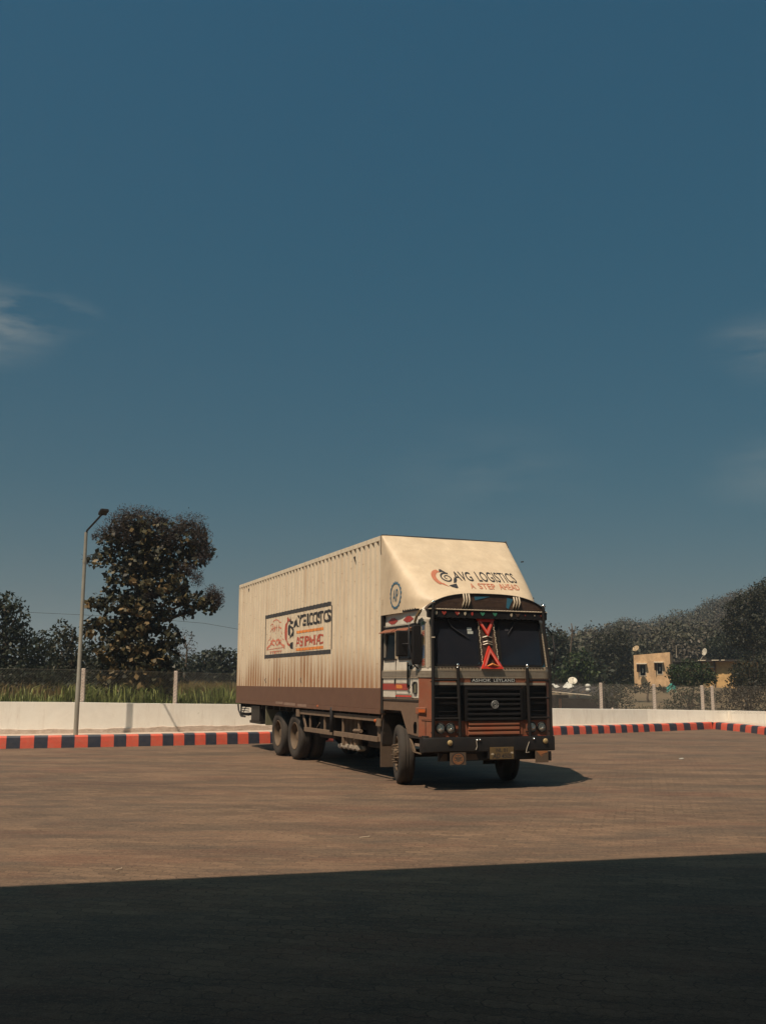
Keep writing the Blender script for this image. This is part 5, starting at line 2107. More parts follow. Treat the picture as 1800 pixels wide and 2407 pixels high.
def loft(mb, zs, top=True, bottom=True):
    o = len(mb.v)
    vs, fs = [], []
    for z in zs:
        vs += [(x, y, z) for x, y in cab_section(z)]
    for k in range(len(zs) - 1):
        for i in range(6):
            j = (i + 1) % 6
            fs.append((k * 6 + i, k * 6 + j, (k + 1) * 6 + j, (k + 1) * 6 + i))
    if bottom:
        fs.append((5, 4, 3, 2, 1, 0))
    if top:
        b = (len(zs) - 1) * 6
        fs.append(tuple(range(b, b + 6)))
    mb.add(vs, fs)
    return mb


cab = loft(MB(), [1.43, 1.92, 2.3, 2.75, 2.87]).build('cab_shell', M['white'], truck, bevel=.012)
# lower side panels with the wheel arch cut out
low = [(.0, 1.428), (1.60, 1.428), (1.60, .83), (1.14, .86), (.86, 1.22), (.10, 1.22), (-.02, 1.02), (.0, 1.14)]
mb = MB()
mb.prism(low, lambda u, v, a: (u, a, v), CY0 + .004, CY0 + .06)
MB().prism(low, lambda u, v, a: (u, a, v), CY1 - .06, CY1 - .004).build('lower_side_panel', M['brown'], truck, bevel=.004)
lowp = mb.build('lower_side_panel', M['brown'], truck, bevel=.004)
D2().poly([(1.40, .88), (1.50, .88), (1.52, 1.0), (1.50, 1.06), (1.42, 1.06), (1.38, 1.0)]).build('step_hole', M['hole'], lowp, lambda u, v: (u, CY0 + .001, v))
MB().box(.0, 1.60, CY0 - .008, CY0 + .03, 1.385, 1.41).build('panel_seam', M['dark'], lowp)
# front lower body behind the lamps
mb = MB()
mb.add([(1.60, CY0, .83), (1.75, .21, .83), (1.75, 2.27, .83), (1.60, CY1, .83), (1.60, CY0, 1.76), (1.75, .21, 1.76), (1.75, 2.27, 1.76), (1.60, CY1, 1.76), (1.2, CY0 + .1, .83), (1.2, CY1 - .1, .83), (1.2, CY0 + .1, 1.4), (1.2, CY1 - .1, 1.4)],
       [(0, 1, 5, 4), (1, 2, 6, 5), (2, 3, 7, 6), (8, 1, 0), (8, 9, 2, 1), (9, 3, 2), (0, 4, 10, 8), (3, 9, 11, 7)])
mb.v = [(x + .004 if x > 1.3 else x, y, z) for x, y, z in mb.v]
front = mb.build('front_panel', M['orange'], truck)
# aluminium ribbed belt
mb = MB()
for k in range(5):
    z0 = 1.768 + k * .022
    for a, b in (((.06, CY0 - .01), (1.602, CY0 - .01)), ((1.602, CY0 - .01), (1.762, .205)), ((1.762, .205), (1.762, 2.275)), ((1.762, 2.275), (1.602, CY1 + .01)), ((1.602, CY1 + .01), (.06, CY1 + .01))):
        mb.beam((a[0], a[1], z0 + .009), (b[0], b[1], z0 + .009), .014, .017)
belt = mb.build('ribbed_belt', M['alu'], truck)
d = MB()
random.seed(5)
for k in range(46):
    y = .24 + k * .044
    d.box(1.768, 1.775, y, y + .026, 1.878, 1.89)
    d.box(1.768, 1.773, y + .01, y + .030, 1.757, 1.767)
d.build('scalloped_edge', M['cream'], belt)
d = MB()
for k in range(36):
    x = .09 + k * .042
    d.box(x, x + .024, CY0 - .019, CY0 - .012, 1.878, 1.888)
    d.box(x, x + .024, CY0 - .019, CY0 - .012, 1.757, 1.766)
d.build('scalloped_edge', M['cream'], belt)
# sill mouldings under the screens
mb = MB()
mb.box(1.70, 1.765, .21, 2.27, 1.895, 1.915)
mb.box(1.70, 1.755, .21, 2.27, 1.925, 1.945)
sill = mb.build('screen_sill', M['cream'], truck)
d = MB()
for k in range(34):
    y = .22 + k * .06
    d.box(1.756, 1.772, y, y + .03, 1.915, 1.926)
d.build('sill_bead', M['maroon'], sill)


def scr(Y, z, out=0.0):
    """point on the raked screen plane"""
    t = (z - 1.92) / .83
    return (1.75 - .13 * t + out, Y, z)


def rrect(u0, u1, v0, v1, r, n=5):
    P = []
    for cx, cy, a in ((u1 - r, v1 - r, 0), (u0 + r, v1 - r, 90), (u0 + r, v0 + r, 180), (u1 - r, v0 + r, 270)):
        for i in range(n + 1):
            t = R(a + 90 * i / n)
            P.append((cx + r * math.cos(t), cy + r * math.sin(t)))
    return P


def framed(name, quad, fn, width, depth, mframe, mglass, glass_in=.004, parent=None):
    """rounded rubber frame with a pane inside"""
    o = rrect(*quad)
    r = max(.01, quad[4] - width)
    i_ = rrect(quad[0] + width, quad[1] - width, quad[2] + width, quad[3] - width, r)
    n = len(o)
    mb = MB()
    vs = [fn(u, v, .0) for u, v in o] + [fn(u, v, depth) for u, v in o] + [fn(u, v, depth) for u, v in i_] + [fn(u, v, .0) for u, v in i_]
    fs = []
    for k in range(n):
        j = (k + 1) % n
        for q in range(3):
            fs.append((q * n + k, q * n + j, (q + 1) * n + j, (q + 1) * n + k))
    mb.add(vs, fs)
    f = mb.build(name, mframe, parent or truck)
    g = MB().add([fn(u, v, glass_in) for u, v in i_], [tuple(range(n))])
    g.build('pane', mglass, f)
    return f


mbk = MB().add([scr(.205, 1.945, .003), scr(2.275, 1.945, .003), scr(2.245, 2.74, .003), scr(.235, 2.74, .003)], [(0, 1, 2, 3)])
mbk.build('screen_surround', M['black'], truck)
wl = framed('windscreen', (.225, 1.07, 1.95, 2.72, .07), lambda u, v, o: scr(u, v, o + .004), .028, .018, M['blackmat'], M['glass'])
wr = framed('windscreen', (1.43, 2.24, 1.95, 2.72, .07), lambda u, v, o: scr(u, v, o + .004), .028, .018, M['blackmat'], M['glass'])
s = MB()
s.add([scr(.86, 2.58, .012), scr(.945, 2.58, .012), scr(.945, 2.53, .012), scr(.86, 2.53, .012)], [(0, 1, 2, 3)])
s.add([scr(.865, 2.52, .012), scr(.965, 2.52, .012), scr(.965, 2.475, .012), scr(.865, 2.475, .012)], [(0, 1, 2, 3)])
s.build('permit_sticker', M['paper'], wl)
s = MB().add([scr(1.56, 2.57, .012), scr(1.63, 2.57, .012), scr(1.63, 2.545, .012), scr(1.56, 2.545, .012)], [(0, 1, 2, 3)]).build('permit_sticker', mat('faded_sticker', (0.12, .10, .11), .7), wr)
MB().tube([scr(.50, 2.70, .03), scr(.58, 2.58, .03), scr(.70, 2.50, .028), scr(.88, 2.40, .024)], [.008, .010, .012, .006], 5).build('wiper', M['ink'], truck)
MB().tube([scr(1.75, 2.70, .03), scr(1.70, 2.60, .03), scr(1.60, 2.48, .028)], [.007, .008, .005], 5).build('wiper', M['ink'], truck)
# blue painted corners by the divider
mb = MB()
for (a, b, c) in (((1.075, 1.945), (1.075, 2.06), (.99, 1.945)), ((2.255, 1.945), (2.25, 2.06), (2.17, 1.945)), ((1.40, 1.945), (1.43, 2.04), (1.49, 1.945))):
    mb.add([scr(*a, .010), scr(*b, .010), scr(*c, .010)], [(0, 1, 2)])
mb.build('blue_corner', M['teal'], truck)
# divider with bead chains, brackets and two red reflector triangles
mb = MB()
mb.add([scr(1.08, 1.945, .012), scr(1.42, 1.945, .012), scr(1.36, 2.73, .012), scr(1.06, 2.73, .012)], [(0, 1, 2, 3)])
dv = mb.build('screen_divider', M['maroon'], truck)
mb = MB()
for (ya, yb) in ((1.09, 1.07), (1.385, 1.345)):
    for k in range(27):
        z = 1.97 + k * .028
        y = ya + (yb - ya) * k / 26 + .006 * math.sin(k * 1.7)
        mb.ball(scr(y, z, .03), .011, 6, sq=(1, 1, 1.1))
mb.build('bead_chain', M['cream'], dv)
mb = MB()
for z in (2.34, 2.42, 2.30):
    mb.tube([scr(1.13, z, .02), scr(1.2, z + .022, .05), scr(1.30, z, .02)], .008, 5)
mb.build('bracket', M['silver'], dv)


def tri_frame(name, pts, th, out, m):
    c = (sum(p[0] for p in pts) / 3, sum(p[1] for p in pts) / 3)
    mb = MB()
    inn = [(c[0] + (p[0] - c[0]) * (1 - th), c[1] + (p[1] - c[1]) * (1 - th)) for p in pts]
    vs = []
    for o_ in (.02, out):
        vs += [scr(u, v, o_) for u, v in pts] + [scr(u, v, o_) for u, v in inn]
    fs = []
    for i in range(3):
        j = (i + 1) % 3
        fs += [(i, j, 3 + j, 3 + i), (6 + i, 9 + i, 9 + j, 6 + j), (i, 6 + i, 6 + j, j), (3 + i, 3 + j, 9 + j, 9 + i)]
    mb.add(vs, fs)
    return mb.build(name, m, truck)


t1 = tri_frame('reflector_triangle', [(1.035, 2.725), (1.365, 2.725), (1.22, 2.43)], .50, .05, M['brightred'])
t2 = tri_frame('reflector_triangle', [(1.055, 1.91), (1.455, 1.91), (1.22, 2.285)], .46, .06, M['brightred'])
for T_, pts in ((t1, [(1.035, 2.725), (1.365, 2.725), (1.22, 2.43)]), (t2, [(1.055, 1.91), (1.455, 1.91), (1.22, 2.285)])):
    c = (sum(p[0] for p in pts) / 3, sum(p[1] for p in pts) / 3)
    a = [(c[0] + (p[0] - c[0]) * .80, c[1] + (p[1] - c[1]) * .80) for p in pts]
    b = [(c[0] + (p[0] - c[0]) * .56, c[1] + (p[1] - c[1]) * .56) for p in pts]
    o_ = .064 if T_ is t2 else .054
    mb = MB()
    for i, j in ((0, 2), (1, 2)):
        mb.add([scr(*a[i], o_), scr(*a[j], o_), scr(*b[j], o_), scr(*b[i], o_)], [(0, 1, 2, 3)])
    mb.build('reflector_strip', M['redwhite'], T_)
MB().tube([scr(1.16, 1.95, .055), scr(1.24, 1.985, .075), scr(1.36, 1.95, .055)], [.012, .02, .012], 6).build('orange_tassel', M['inkorange'], t2)

# corner rope of coloured segments on the chamfer, both sides
for side in (0, 1):
    def cp(t, z, out):
        q = cab_section(z)
        a, b = (q[1], q[2]) if side == 0 else (q[4], q[3])
        x, y = a[0] + (b[0] - a[0]) * t, a[1] + (b[1] - a[1]) * t
        s_ = -1 if side == 0 else 1
        return (x + out * .75, y + s_ * out * .6, z)
    segs = [(2.66, 2.60, 'green'), (2.60, 2.50, 'blue'), (2.50, 2.40, 'red'), (2.40, 2.27, 'yellow'), (2.27, 2.05, 'blue'), (2.05, 1.93, 'red')]
    holder = MB()
    holder.add([cp(.0, 1.92, .004), cp(1, 1.92, .004), cp(1, 2.70, .004), cp(.0, 2.70, .004)], [(0, 1, 2, 3)])
    hp = holder.build('corner_trim', M['silver'], truck)
    for z1, z0, cn in segs:
        mb = MB()
        nn2 = int((z1 - z0) / .026)
        for k in range(nn2):
            z = z1 - k * .026
            mb.beam(cp(.26, z - .016, .010), cp(.44, z, .012), .012, .011)
        mb.build('rope_segment', M[cn if cn != 'yellow' else 'yellow'], hp)
    mb = MB()
    for k in range(56):
        z = 2.67 - k * .0132
        mb.beam(cp(.22, z - .012, .008), cp(.48, z, .010), .006, .006)
    for k in range(28):
        mb.ball(cp(.80, 2.67 - k * .0265, .015), .011, 6)
    mb.beam(cp(.08, 1.92, .008), cp(.08, 2.70, .008), .012, .012)
    mb.beam(cp(.62, 1.92, .008), cp(.62, 2.70, .008), .014, .012)
    mb.build('bead_chain', M['cream'], hp)

# visor board over the screens
mb = MB()
n = 44
Yv0, Yv1 = .14, 2.34
top, bot = [], []
for i in range(n * 4 + 1):
    y = Yv0 + (Yv1 - Yv0) * i / (n * 4)
    bot.append((y, 2.735 - .011 * abs(math.sin(math.pi * i / 8))))
poly_ = [(Yv0, 2.862), (Yv1, 2.862)] + bot[::-1]
mb.prism(poly_, lambda u, v, a: (a, u, v), 1.655, 1.72)
vis = mb.build('visor_board', M['blackmat'], truck)
mb = MB()
mb.tube([(1.725, Yv0 + .0, 2.862), (1.725, Yv1, 2.862)], .010, 6)
for k in range(40):
    mb.ball((1.732, .18 + k * .054, 2.864), .011, 5)
mb.build('bead_chain', M['cream'], vis)
random.seed(6)
for (y, cn, sh) in ((.28, 'cream', 'd'), (.42, 'red', 'h'), (.66, 'red', 'h'), (.685, 'cream', 's'), (.80, 'cream', 'd'), (.93, 'red', 'd'), (1.12, 'green', 'h'), (1.35, 'green', 'h'), (1.66, 'cream', 'd'), (1.78, 'maroon', 'h'), (1.92, 'red', 's'), (2.10, 'cream', 's'), (2.22, 'red', 's')):
    mb = MB()
    z = 2.80
    if sh == 'd':
        mb.prism([(y - .018, z + .02), (y + .012, z + .03), (y + .02, z), (y, z - .035), (y - .02, z - .01)], lambda u, v, a: (a, u, v), 1.7205, 1.728)
    elif sh == 'h':
        mb.prism([(y - .045, z + .02), (y - .02, z + .03), (y, z + .015), (y + .02, z + .03), (y + .045, z + .02), (y + .02, z - .015), (y, z - .032), (y - .02, z - .015)], lambda u, v, a: (a, u, v), 1.7205, 1.727)
    else:
        mb.prism([(y - .01, z), (y, z + .014), (y + .01, z), (y, z - .014)], lambda u, v, a: (a, u, v), 1.7275, 1.731)
    mb.build('painted_motif', M[cn], vis)

# arched name board
NA = 60
pts = []
for i in range(NA + 1):
    y = .155 + (2.345 - .155) * i / NA
    v = abs(y - 1.25) / 1.095
    pts.append((y, 2.868 + .265 * max(0, 1 - v ** 3.0) ** .72))
mb = MB()
mb.prism([(2.345, 2.866), (.155, 2.866)] + [p for p in pts], lambda u, v, a: (a, u, v), 1.50, 1.655)
arch = mb.build('arched_headboard', M['maroon'], truck)
mb = MB()
mb.tube([(1.66, y, z + .004) for y, z in pts], .013, 6)
mb.build('arch_edge', M['black'], arch, smooth=True)
mb = MB()
for y, ht in ((.86, 3.10), (1.80, 3.075)):
    mb = MB()
    for k in range(3):
        yy = y + (k - 1) * .05
        mb.tube([(1.67, yy - .015, 3.135 if y < 1 else 3.11), (1.685, yy, 3.02), (1.675, yy - .02, 2.95), (1.66, yy - .03, 2.90)], [.012, .016, .013, .006], 6)
    mb.build('fluted_ornament', M['cream'], arch, smooth=True)
mb = MB()
MB().prism([(1.00, 3.09), (1.30, 3.10), (1.02, 3.03)], lambda u, v, a: (a, u, v), 1.656, 1.661).build('blue_panel', M['teal'], arch)
mb.prism([(1.62, 3.09), (1.73, 3.07), (1.69, 3.0), (1.64, 2.90), (1.60, 2.93)], lambda u, v, a: (a, u, v), 1.656, 1.661)
mb.build('blue_panel', M['teal'], arch)
M['boardtext'] = mat('faded_brown_lettering', (0.085, .045, .03), .6, var=.4, scale=30)
for (u0, u1, v0, v1) in ((1.00, 1.56, 2.93, 3.02), (.34, .74, 2.92, 3.00), (1.92, 2.24, 2.91, 3.0)):
    w_ = D2()
    w_.stroke([(u0, v0), (u1, v0), (u1, v1), (u0, v1), (u0, v0)], .006)
    g_ = random.Random(int(u0 * 100))
    k = u0 + .03
    while k < u1 - .04:
        w_.stroke([(k, v0 + .02), (k + g_.uniform(-.01, .02), (v0 + v1) / 2), (k + g_.uniform(-.01, .01), v1 - .02)], .007)
        w_.stroke([(k - .01, v1 - .02), (k + .03, v1 - .02)], .007)
        k += .045
    w_.build('faded_writing', M['boardtext'], arch, lambda u, v: (1.658, u, v))
# cab roof beneath the hood
mb = MB()
mb.prism([(2.345, 2.872), (.155, 2.872)] + [(y, z - .01) for y, z in pts], lambda u, v, a: (a, u, v), .1, 1.498)
mb.build('cab_roof', M['white'], truck)
# straw tassel at the corner of the board
mb = MB()
for k in range(26):
    g_ = random.Random(k)
    a = g_.uniform(-.05, .05)
    mb.tube([(1.60 + a, .06 - .01 * (k % 3), 2.86 - g_.uniform(0, .04)), (1.56 + a * .8, .01, 2.76), (1.49 + a * .7, .0, 2.66 + g_.uniform(-.03, .02))], [.010, .012, .004], 4)
mb.build('straw_tassel', M['tassel'], truck)

# ---- cab side details ------------------------------------------------------
sdf = lambda u, v, o: (u, CY0 + .045 * max(0, min(1, (v - 1.92) / .83)) - .003 - o, v)
mb = MB()
mb.box(-.012, .085, CY0 - .016, CY0 + .05, 1.16, 2.86)
mb.build('rear_corner_post', M['black'], truck, bevel=.004)
mb = MB()
mb.beam((.085, CY0 + .028, 2.862), (1.53, CY0 + .028, 2.862), .05, .026)
mb.beam((.085, CY0 + .028, 2.615), (1.55, CY0 + .028, 2.615), .045, .034)
for k in range(14):
    mb.ball((.16 + k * .1, CY0 + .0, 2.882), .010, 5)
mb.build('roof_rail', M['black'], truck)
mb = MB()
for k in range(34):
    x = .11 + k * .042
    mb.box(x, x + .025, CY0 - .004, CY0 + .004, 2.638, 2.648)
    mb.box(x, x + .025, CY0 + .0, CY0 + .012, 2.575, 2.588)
mb.build('scalloped_edge', M['silver'], truck)
for cx in (.43, 1.10):
    D2().poly([(cx - .23, 2.725), (cx - .05, 2.785), (cx, 2.772), (cx + .05, 2.785), (cx + .22, 2.725), (cx + .05, 2.668), (cx, 2.682), (cx - .05, 2.668)]).build('red_diamond', M['red'], truck, lambda u, v: sdf(u, v, .002))
wa = framed('side_window', (.115, .62, 2.055, 2.52, .045), sdf, .03, .016, M['blackmat'], M['darkglass'])
wb = framed('side_window', (.76, 1.30, 2.055, 2.52, .045), sdf, .03, .016, M['blackmat'], M['darkglass'])
mb = MB().box(.16, .185, CY0 + .012 - .03, CY0 + .03, 2.11, 2.5)
mb.build('window_channel', M['silver'], wa)
mb = MB().box(.86, .87, CY0 + .012 - .03, CY0 + .03, 2.12, 2.48)
mb.build('window_channel', M['silver'], wb)
mb = MB()
for x in (.655, .68, .705):
    mb.box(x - .006, x + .006, CY0 - .014, CY0 + .03, 2.08, 2.54)
mb.build('pillar_trim', M['cream'], truck)
for x0, x1 in ((.13, .64), (.73, 1.32)):
    mb = MB()
    vs = [(x0, CY0 + .01, 2.575), (x1, CY0 + .01, 2.575), (x1 + .02, CY0 - .10, 2.52), (x0 - .02, CY0 - .10, 2.52)]
    vs += [(x, y, z + .012) for x, y, z in vs]
    mb.add(vs, [(0, 3, 2, 1), (4, 5, 6, 7), (0, 1, 5, 4), (1, 2, 6, 5), (2, 3, 7, 6), (3, 0, 4, 7)])
    mb.build('window_awning', M['orange'], truck)
dm = mat('door_gap', (.02, .015, .012), .9)
mb = MB()
mb.box(.648, .658, CY0 - .006, CY0 + .01, 1.42, 2.60)
mb.box(1.352, 1.364, CY0 - .006, CY0 + .01, 1.42, 2.60)
mb.build('door_gap', dm, truck)
D2().poly([(.085, 1.545), (1.16, 1.545), (1.285, 1.612), (1.16, 1.68), (.085, 1.68)]).build('arrow_stripe', M['silver'], truck, lambda u, v: sdf(u, v, .001))
D2().poly([(.085, 1.56), (1.15, 1.56), (1.25, 1.612), (1.15, 1.665), (.085, 1.665)]).build('arrow_stripe', M['red'], truck, lambda u, v: sdf(u, v, .004))
D2().poly([(.69, 1.585), (.95, 1.585), (.95, 1.625), (.90, 1.645), (.69, 1.65)]).build('yellow_label', M['inkorange'], truck, lambda u, v: sdf(u, v, .007))
D2().word('POWER', (.71, .93, 1.60, 1.632), bold=.02).build('label_lettering', M['inkred'], truck, lambda u, v: sdf(u, v, .010)) if False else None
D2().rect(.655, 1.32, 1.45, 1.475).build('red_strip', M['brightred'], truck, lambda u, v: sdf(u, v, .003))
D2().rect(.655, 1.32, 1.477, 1.50).build('silver_strip', M['alu'], truck, lambda u, v: sdf(u, v, .003))
mb = MB()
mb.tube([(1.235, CY0 - .035, 1.60), (1.235, CY0 - .035, 2.0)], .014, 8)
mb.box(1.225, 1.245, CY0 - .035, CY0, 1.62, 1.64)
mb.box(1.225, 1.245, CY0 - .035, CY0, 1.95, 1.97)
mb.build('grab_handle', M['black'], truck)
MB().ball((1.235, CY0 - .035, 2.012), .016, 6).build('handle_cap', M['chrome'], truck)
mb = MB().box(.625, .655, CY0 - .02, CY0, 1.655, 1.745).box(1.29, 1.33, CY0 - .022, CY0, 1.90, 1.96).box(1.37, 1.40, CY0 - .02, CY0, 1.625, 1.66)
mb.build('door_hinge', M['ink'], truck)
mb = MB().tube([(1.20, CY0 - .02, 1.56), (1.28, CY0 - .03, 1.585)], .009, 5)
mb.build('door_handle', M['chrome'], truck)
framed('side_lamp', (1.415, 1.555, 1.50, 1.70, .04), sdf, .016, .018, M['ink'], M['vent'])
# indicator on the corner
mb = MB()
mb.add([(1.585, CY0 - .05, 1.19), (1.70, .10, 1.19), (1.70, .10, 1.29), (1.585, CY0 - .05, 1.29), (1.56, CY0, 1.19), (1.66, .14, 1.19), (1.66, .14, 1.29), (1.56, CY0, 1.29)],
       [(0, 1, 2, 3), (7, 6, 5, 4), (0, 4, 5, 1), (1, 5, 6, 2), (2, 6, 7, 3), (3, 7, 4, 0)])
ind = mb.build('indicator', M['orange'], truck, bevel=.006)
mb = MB().add([(1.625, CY0 - .012, 1.215), (1.700, .088, 1.215), (1.700, .088, 1.265), (1.625, CY0 - .012, 1.265)], [(0, 1, 2, 3)])
mb.v = [(x + .006, y - .006, z) for x, y, z in mb.v]
mb.build('indicator_lens', M['amber'], ind)
# mirrors on brackets
for sy in (0, 1):
    s_ = -1 if sy == 0 else 1
    yb = CY0 if sy == 0 else CY1
    mb = MB()
    y0, y1 = sorted((yb + s_ * .10, yb + s_ * .30))
    if sy:
        MB().tube([(1.50, yb, 2.62), (1.60, yb + .05, 2.50), (1.64, yb + .07, 2.25), (1.66, yb + .03, 1.98)], .014, 6).build('mirror_bracket', M['ink'], truck, smooth=True)
        continue
    mb.box(1.34, 1.42, y0, y1, 2.10, 2.52)
    mi_ = mb.build('mirror', M['blackmat'], truck, bevel=.02)
    mb = MB().add([(1.337, y0 + .02, 2.13), (1.337, y1 - .02, 2.13), (1.337, y1 - .02, 2.49), (1.337, y0 + .02, 2.49)], [(0, 1, 2, 3)])
    mb.build('mirror_glass', M['chrome'], mi_)
    mb = MB()
    mb.prism(rrect(yb + s_ * .05 - .075, yb + s_ * .05 + .075, 1.97, 2.60, .05), lambda u, v, a: (a, u, v), 1.60, 1.66)
    mb.build('mirror', M['blackmat'], truck, bevel=.012)
    mb = MB()
    mb.tube([(1.50, yb, 2.64), (1.58, yb + s_ * .16, 2.60), (1.60, yb + s_ * .17, 2.3), (1.60, yb + s_ * .10, 1.98), (1.63, yb + s_ * .02, 1.90)], .013, 6)
    mb.tube([(1.60, yb + s_ * .17, 2.3), (1.42, yb + s_ * .20, 2.3)], .012, 6)
    mb.build('mirror_bracket', M['ink'], truck, smooth=True)

# ---- front face -------------------------------------------------------------
FX = 1.754
mb = MB().box(FX, FX + .012, .22, 2.26, 1.645, 1.685)
mb.build('silver_strip', M['silver'], truck, bevel=.003)
mb = MB().box(FX, FX + .006, .22, 2.26, 1.69, 1.757)
mb.build('orange_strip', M['orange'], truck)
mb = MB().box(FX + .006, FX + .014, .865, 1.69, 1.692, 1.756)
nb = mb.build('name_bar', M['black'], truck, bevel=.003)
fm = lambda u, v: (FX + .0165, u, v)
D2().word('ASHOK', (.885, 1.235, 1.698, 1.749), bold=.016, space=1.05).word('LEYLAND', (1.285, 1.675, 1.698, 1.749), bold=.014, space=1.05).build('name_lettering', M['nickel'], nb, fm)
# side grilles and the middle grille
for (y0, y1) in ((.225, .735), (1.815, 2.27)):
    mb = MB().box(FX, FX + .004, y0, y1, 1.085, 1.64)
    for z in (1.62, 1.53, 1.46, 1.35, 1.24, 1.17, 1.10):
        mb.box(FX + .004, FX + .026, y0 + .06, y1 - .02, z - .02, z - .004)
    mb.box(FX + .004, FX + .022, y0, y0 + .05, 1.085, 1.64)
    mb.box(FX + .004, FX + .022, y1 - .015, y1, 1.085, 1.64)
    mb.build('side_grille', M['grille'], truck, bevel=.003)
mb = MB()
mb.box(FX, FX + .006, .745, 1.805, 1.075, 1.64)
mb.box(FX + .006, FX + .045, .745, .80, 1.075, 1.60)
mb.box(FX + .006, FX + .045, 1.75, 1.805, 1.075, 1.60)
mb.box(FX + .006, FX + .045, .80, 1.75, 1.565, 1.60)
for k in range(6):
    z = 1.50 - k * .078
    mb.prism([(FX + .006, z + .03), (FX + .05, z + .012), (FX + .055, z - .02), (FX + .006, z - .012)], lambda u, v, a: (u, a, v), .80, 1.75)
gr = mb.build('grille', M['grille'], truck, bevel=.003)
# interlaced round emblem
mb = MB()
ec = (FX + .068, 1.275, 1.335)
n = 40
mb.tube([(ec[0], ec[1] + .062 * math.cos(2 * math.pi * i / n), ec[2] + .062 * math.sin(2 * math.pi * i / n)) for i in range(n + 1)], .0055, 6, cap=False)
for q in range(6):
    a0 = q * math.pi / 3
    P_ = []
    for i in range(10):
        t = i / 9
        a = a0 + t * 1.75
        r = .060 * (1 - t) + .022 * t
        P_.append((ec[0] + .003, ec[1] + r * math.cos(a), ec[2] + r * math.sin(a)))
    mb.tube(P_, .0036, 5)
mb.tube([(ec[0], ec[1] + .018 * math.cos(2 * math.pi * i / 20), ec[2] + .018 * math.sin(2 * math.pi * i / 20)) for i in range(21)], .0045, 5, cap=False)
mb.build('emblem', M['badge'], gr, smooth=True)
# orange lower slats
mb = MB()
mb.box(FX, FX + .008, .80, 1.755, .835, 1.07)
for z in (1.03, .955, .88):
    mb.prism([(FX + .008, z + .032), (FX + .036, z + .02), (FX + .040, z - .018), (FX + .008, z - .03)], lambda u, v, a: (u, a, v), .815, 1.74)
mb.box(FX, FX + .012, .75, .795, .85, 1.065)
mb.box(FX, FX + .012, 1.76, 1.81, .85, 1.065)
mb.build('lower_grille', M['orange'], truck, bevel=.004)
for y in (.325, .50, 1.985, 2.17):
    c = (FX, y, .965)
    mb = MB().lathe([(.088, 0), (.088, .018), (.078, .026), (.070, .016)], 24, c, 'X')
    hl = mb.build('headlamp', M['ink'], truck, smooth=True, auto=True)
    MB().lathe([(.070, .014), (.062, .024), (.04, .034), (.001, .038)], 24, c, 'X').build('headlamp_lens', M['lens'], hl, smooth=True)
    MB().lathe([(.001, .041), (.016, .040), (.018, .036)], 10, (FX, y + .01, .95), 'X').build('bulb_glint', M['chrome'], hl, smooth=True)
# corner panel crease
mb = MB().beam((1.675, .105, .86), (1.675, .105, 1.08), .006, .008).beam((1.64, .05, 1.10), (1.76, .19, 1.10), .006, .006)
mb.build('panel_seam', dm, truck)

# ---- bumper -----------------------------------------------------------------
mb = MB()
prof = [(1.78, -.02), (1.83, .0), (1.875, .14), (1.89, .45), (1.89, CC), (1.89, 1.98), (1.875, 2.25), (1.83, 2.37), (1.78, 2.385)]
zs = [(.595, -.012), (.61, 0), (.80, 0), (.825, -.012)]
vs, fs = [], []
for (z, dx) in zs:
    for (x, y) in prof:
        vs.append((x + dx, y, z + (.008 * math.sin(y * 4.5))))
    for (x, y) in prof[::-1]:
        vs.append((1.72, y, z))
m_ = len(prof) * 2
for k in range(3):
    for i in range(m_):
        j = (i + 1) % m_
        fs.append((k * m_ + i, k * m_ + j, (k + 1) * m_ + j, (k + 1) * m_ + i))
fs.append(tuple(range(m_ - 1, -1, -1)))
fs.append(tuple(range(3 * m_, 4 * m_)))
mb.add(vs, fs)
bump = mb.build('bumper', M['black'], truck, smooth=True, auto=True)
for y in (.43, 2.16):
    MB().lathe([(.044, 0), (.044, .012), (.036, .02), (.001, .024)], 18, (1.886, y, .745), 'X').build('fog_lamp', M['yellow'], bump, smooth=True)
for (y, z) in ((.90, .78), (.955, .785), (1.94, .785)):
    MB().lathe([(.020, 0), (.020, .02), (.001, .028)], 10, (1.888, y, z), 'X').build('bolt', M['chrome'], bump, smooth=True)
mb = MB().tube([(1.90, .89, .77), (1.905, .90, .68), (1.90, .88, .63)], .008, 6).tube([(1.90, 1.85, .74), (1.905, 1.80, .63), (1.91, 1.78, .57), (1.91, 1.84, .575)], .007, 6)
mb.build('tow_hook', M['silver'], bump)
mb = MB()
mb.box(1.74, 1.80, .28, 2.20, .455, .59)
mb.build('lower_valance', M['black'], truck, bevel=.006)
D2().poly([(.29, .46), (.42, .46), (.42, .57), (.36, .575), (.30, .50)]).build('worn_patch', M['flap'], truck, lambda u, v: (1.803, u, v))
D2().poly([(.74, .465), (.97, .47), (.93, .56), (.74, .57)]).build('worn_patch', M['flap'], truck, lambda u, v: (1.803, u, v))
# number plate
mb = MB().box(1.895, 1.905, 1.13, 1.56, .475, .665)
pl_ = mb.build('number_plate', M['plate'], truck, bevel=.003)
D2().word('NL 01', (1.24, 1.44, .588, .645), bold=.02).word('AD 4505', (1.17, 1.525, .49, .565), bold=.02, shear=.25).build('plate_lettering', M['ink'], pl_, lambda u, v: (1.9065, u, v))
D2().poly([(1.145, .545), (1.20, .548), (1.19, .575), (1.15, .572)]).poly([(1.50, .555), (1.55, .56), (1.545, .59), (1.50, .585)]).build('plate_scratch', M['cream'], pl_, lambda u, v: (1.9062, u, v))
MB().box(1.80, 1.898, 1.10, 1.60, .49, .60).build('plate_holder', M['black'], truck)
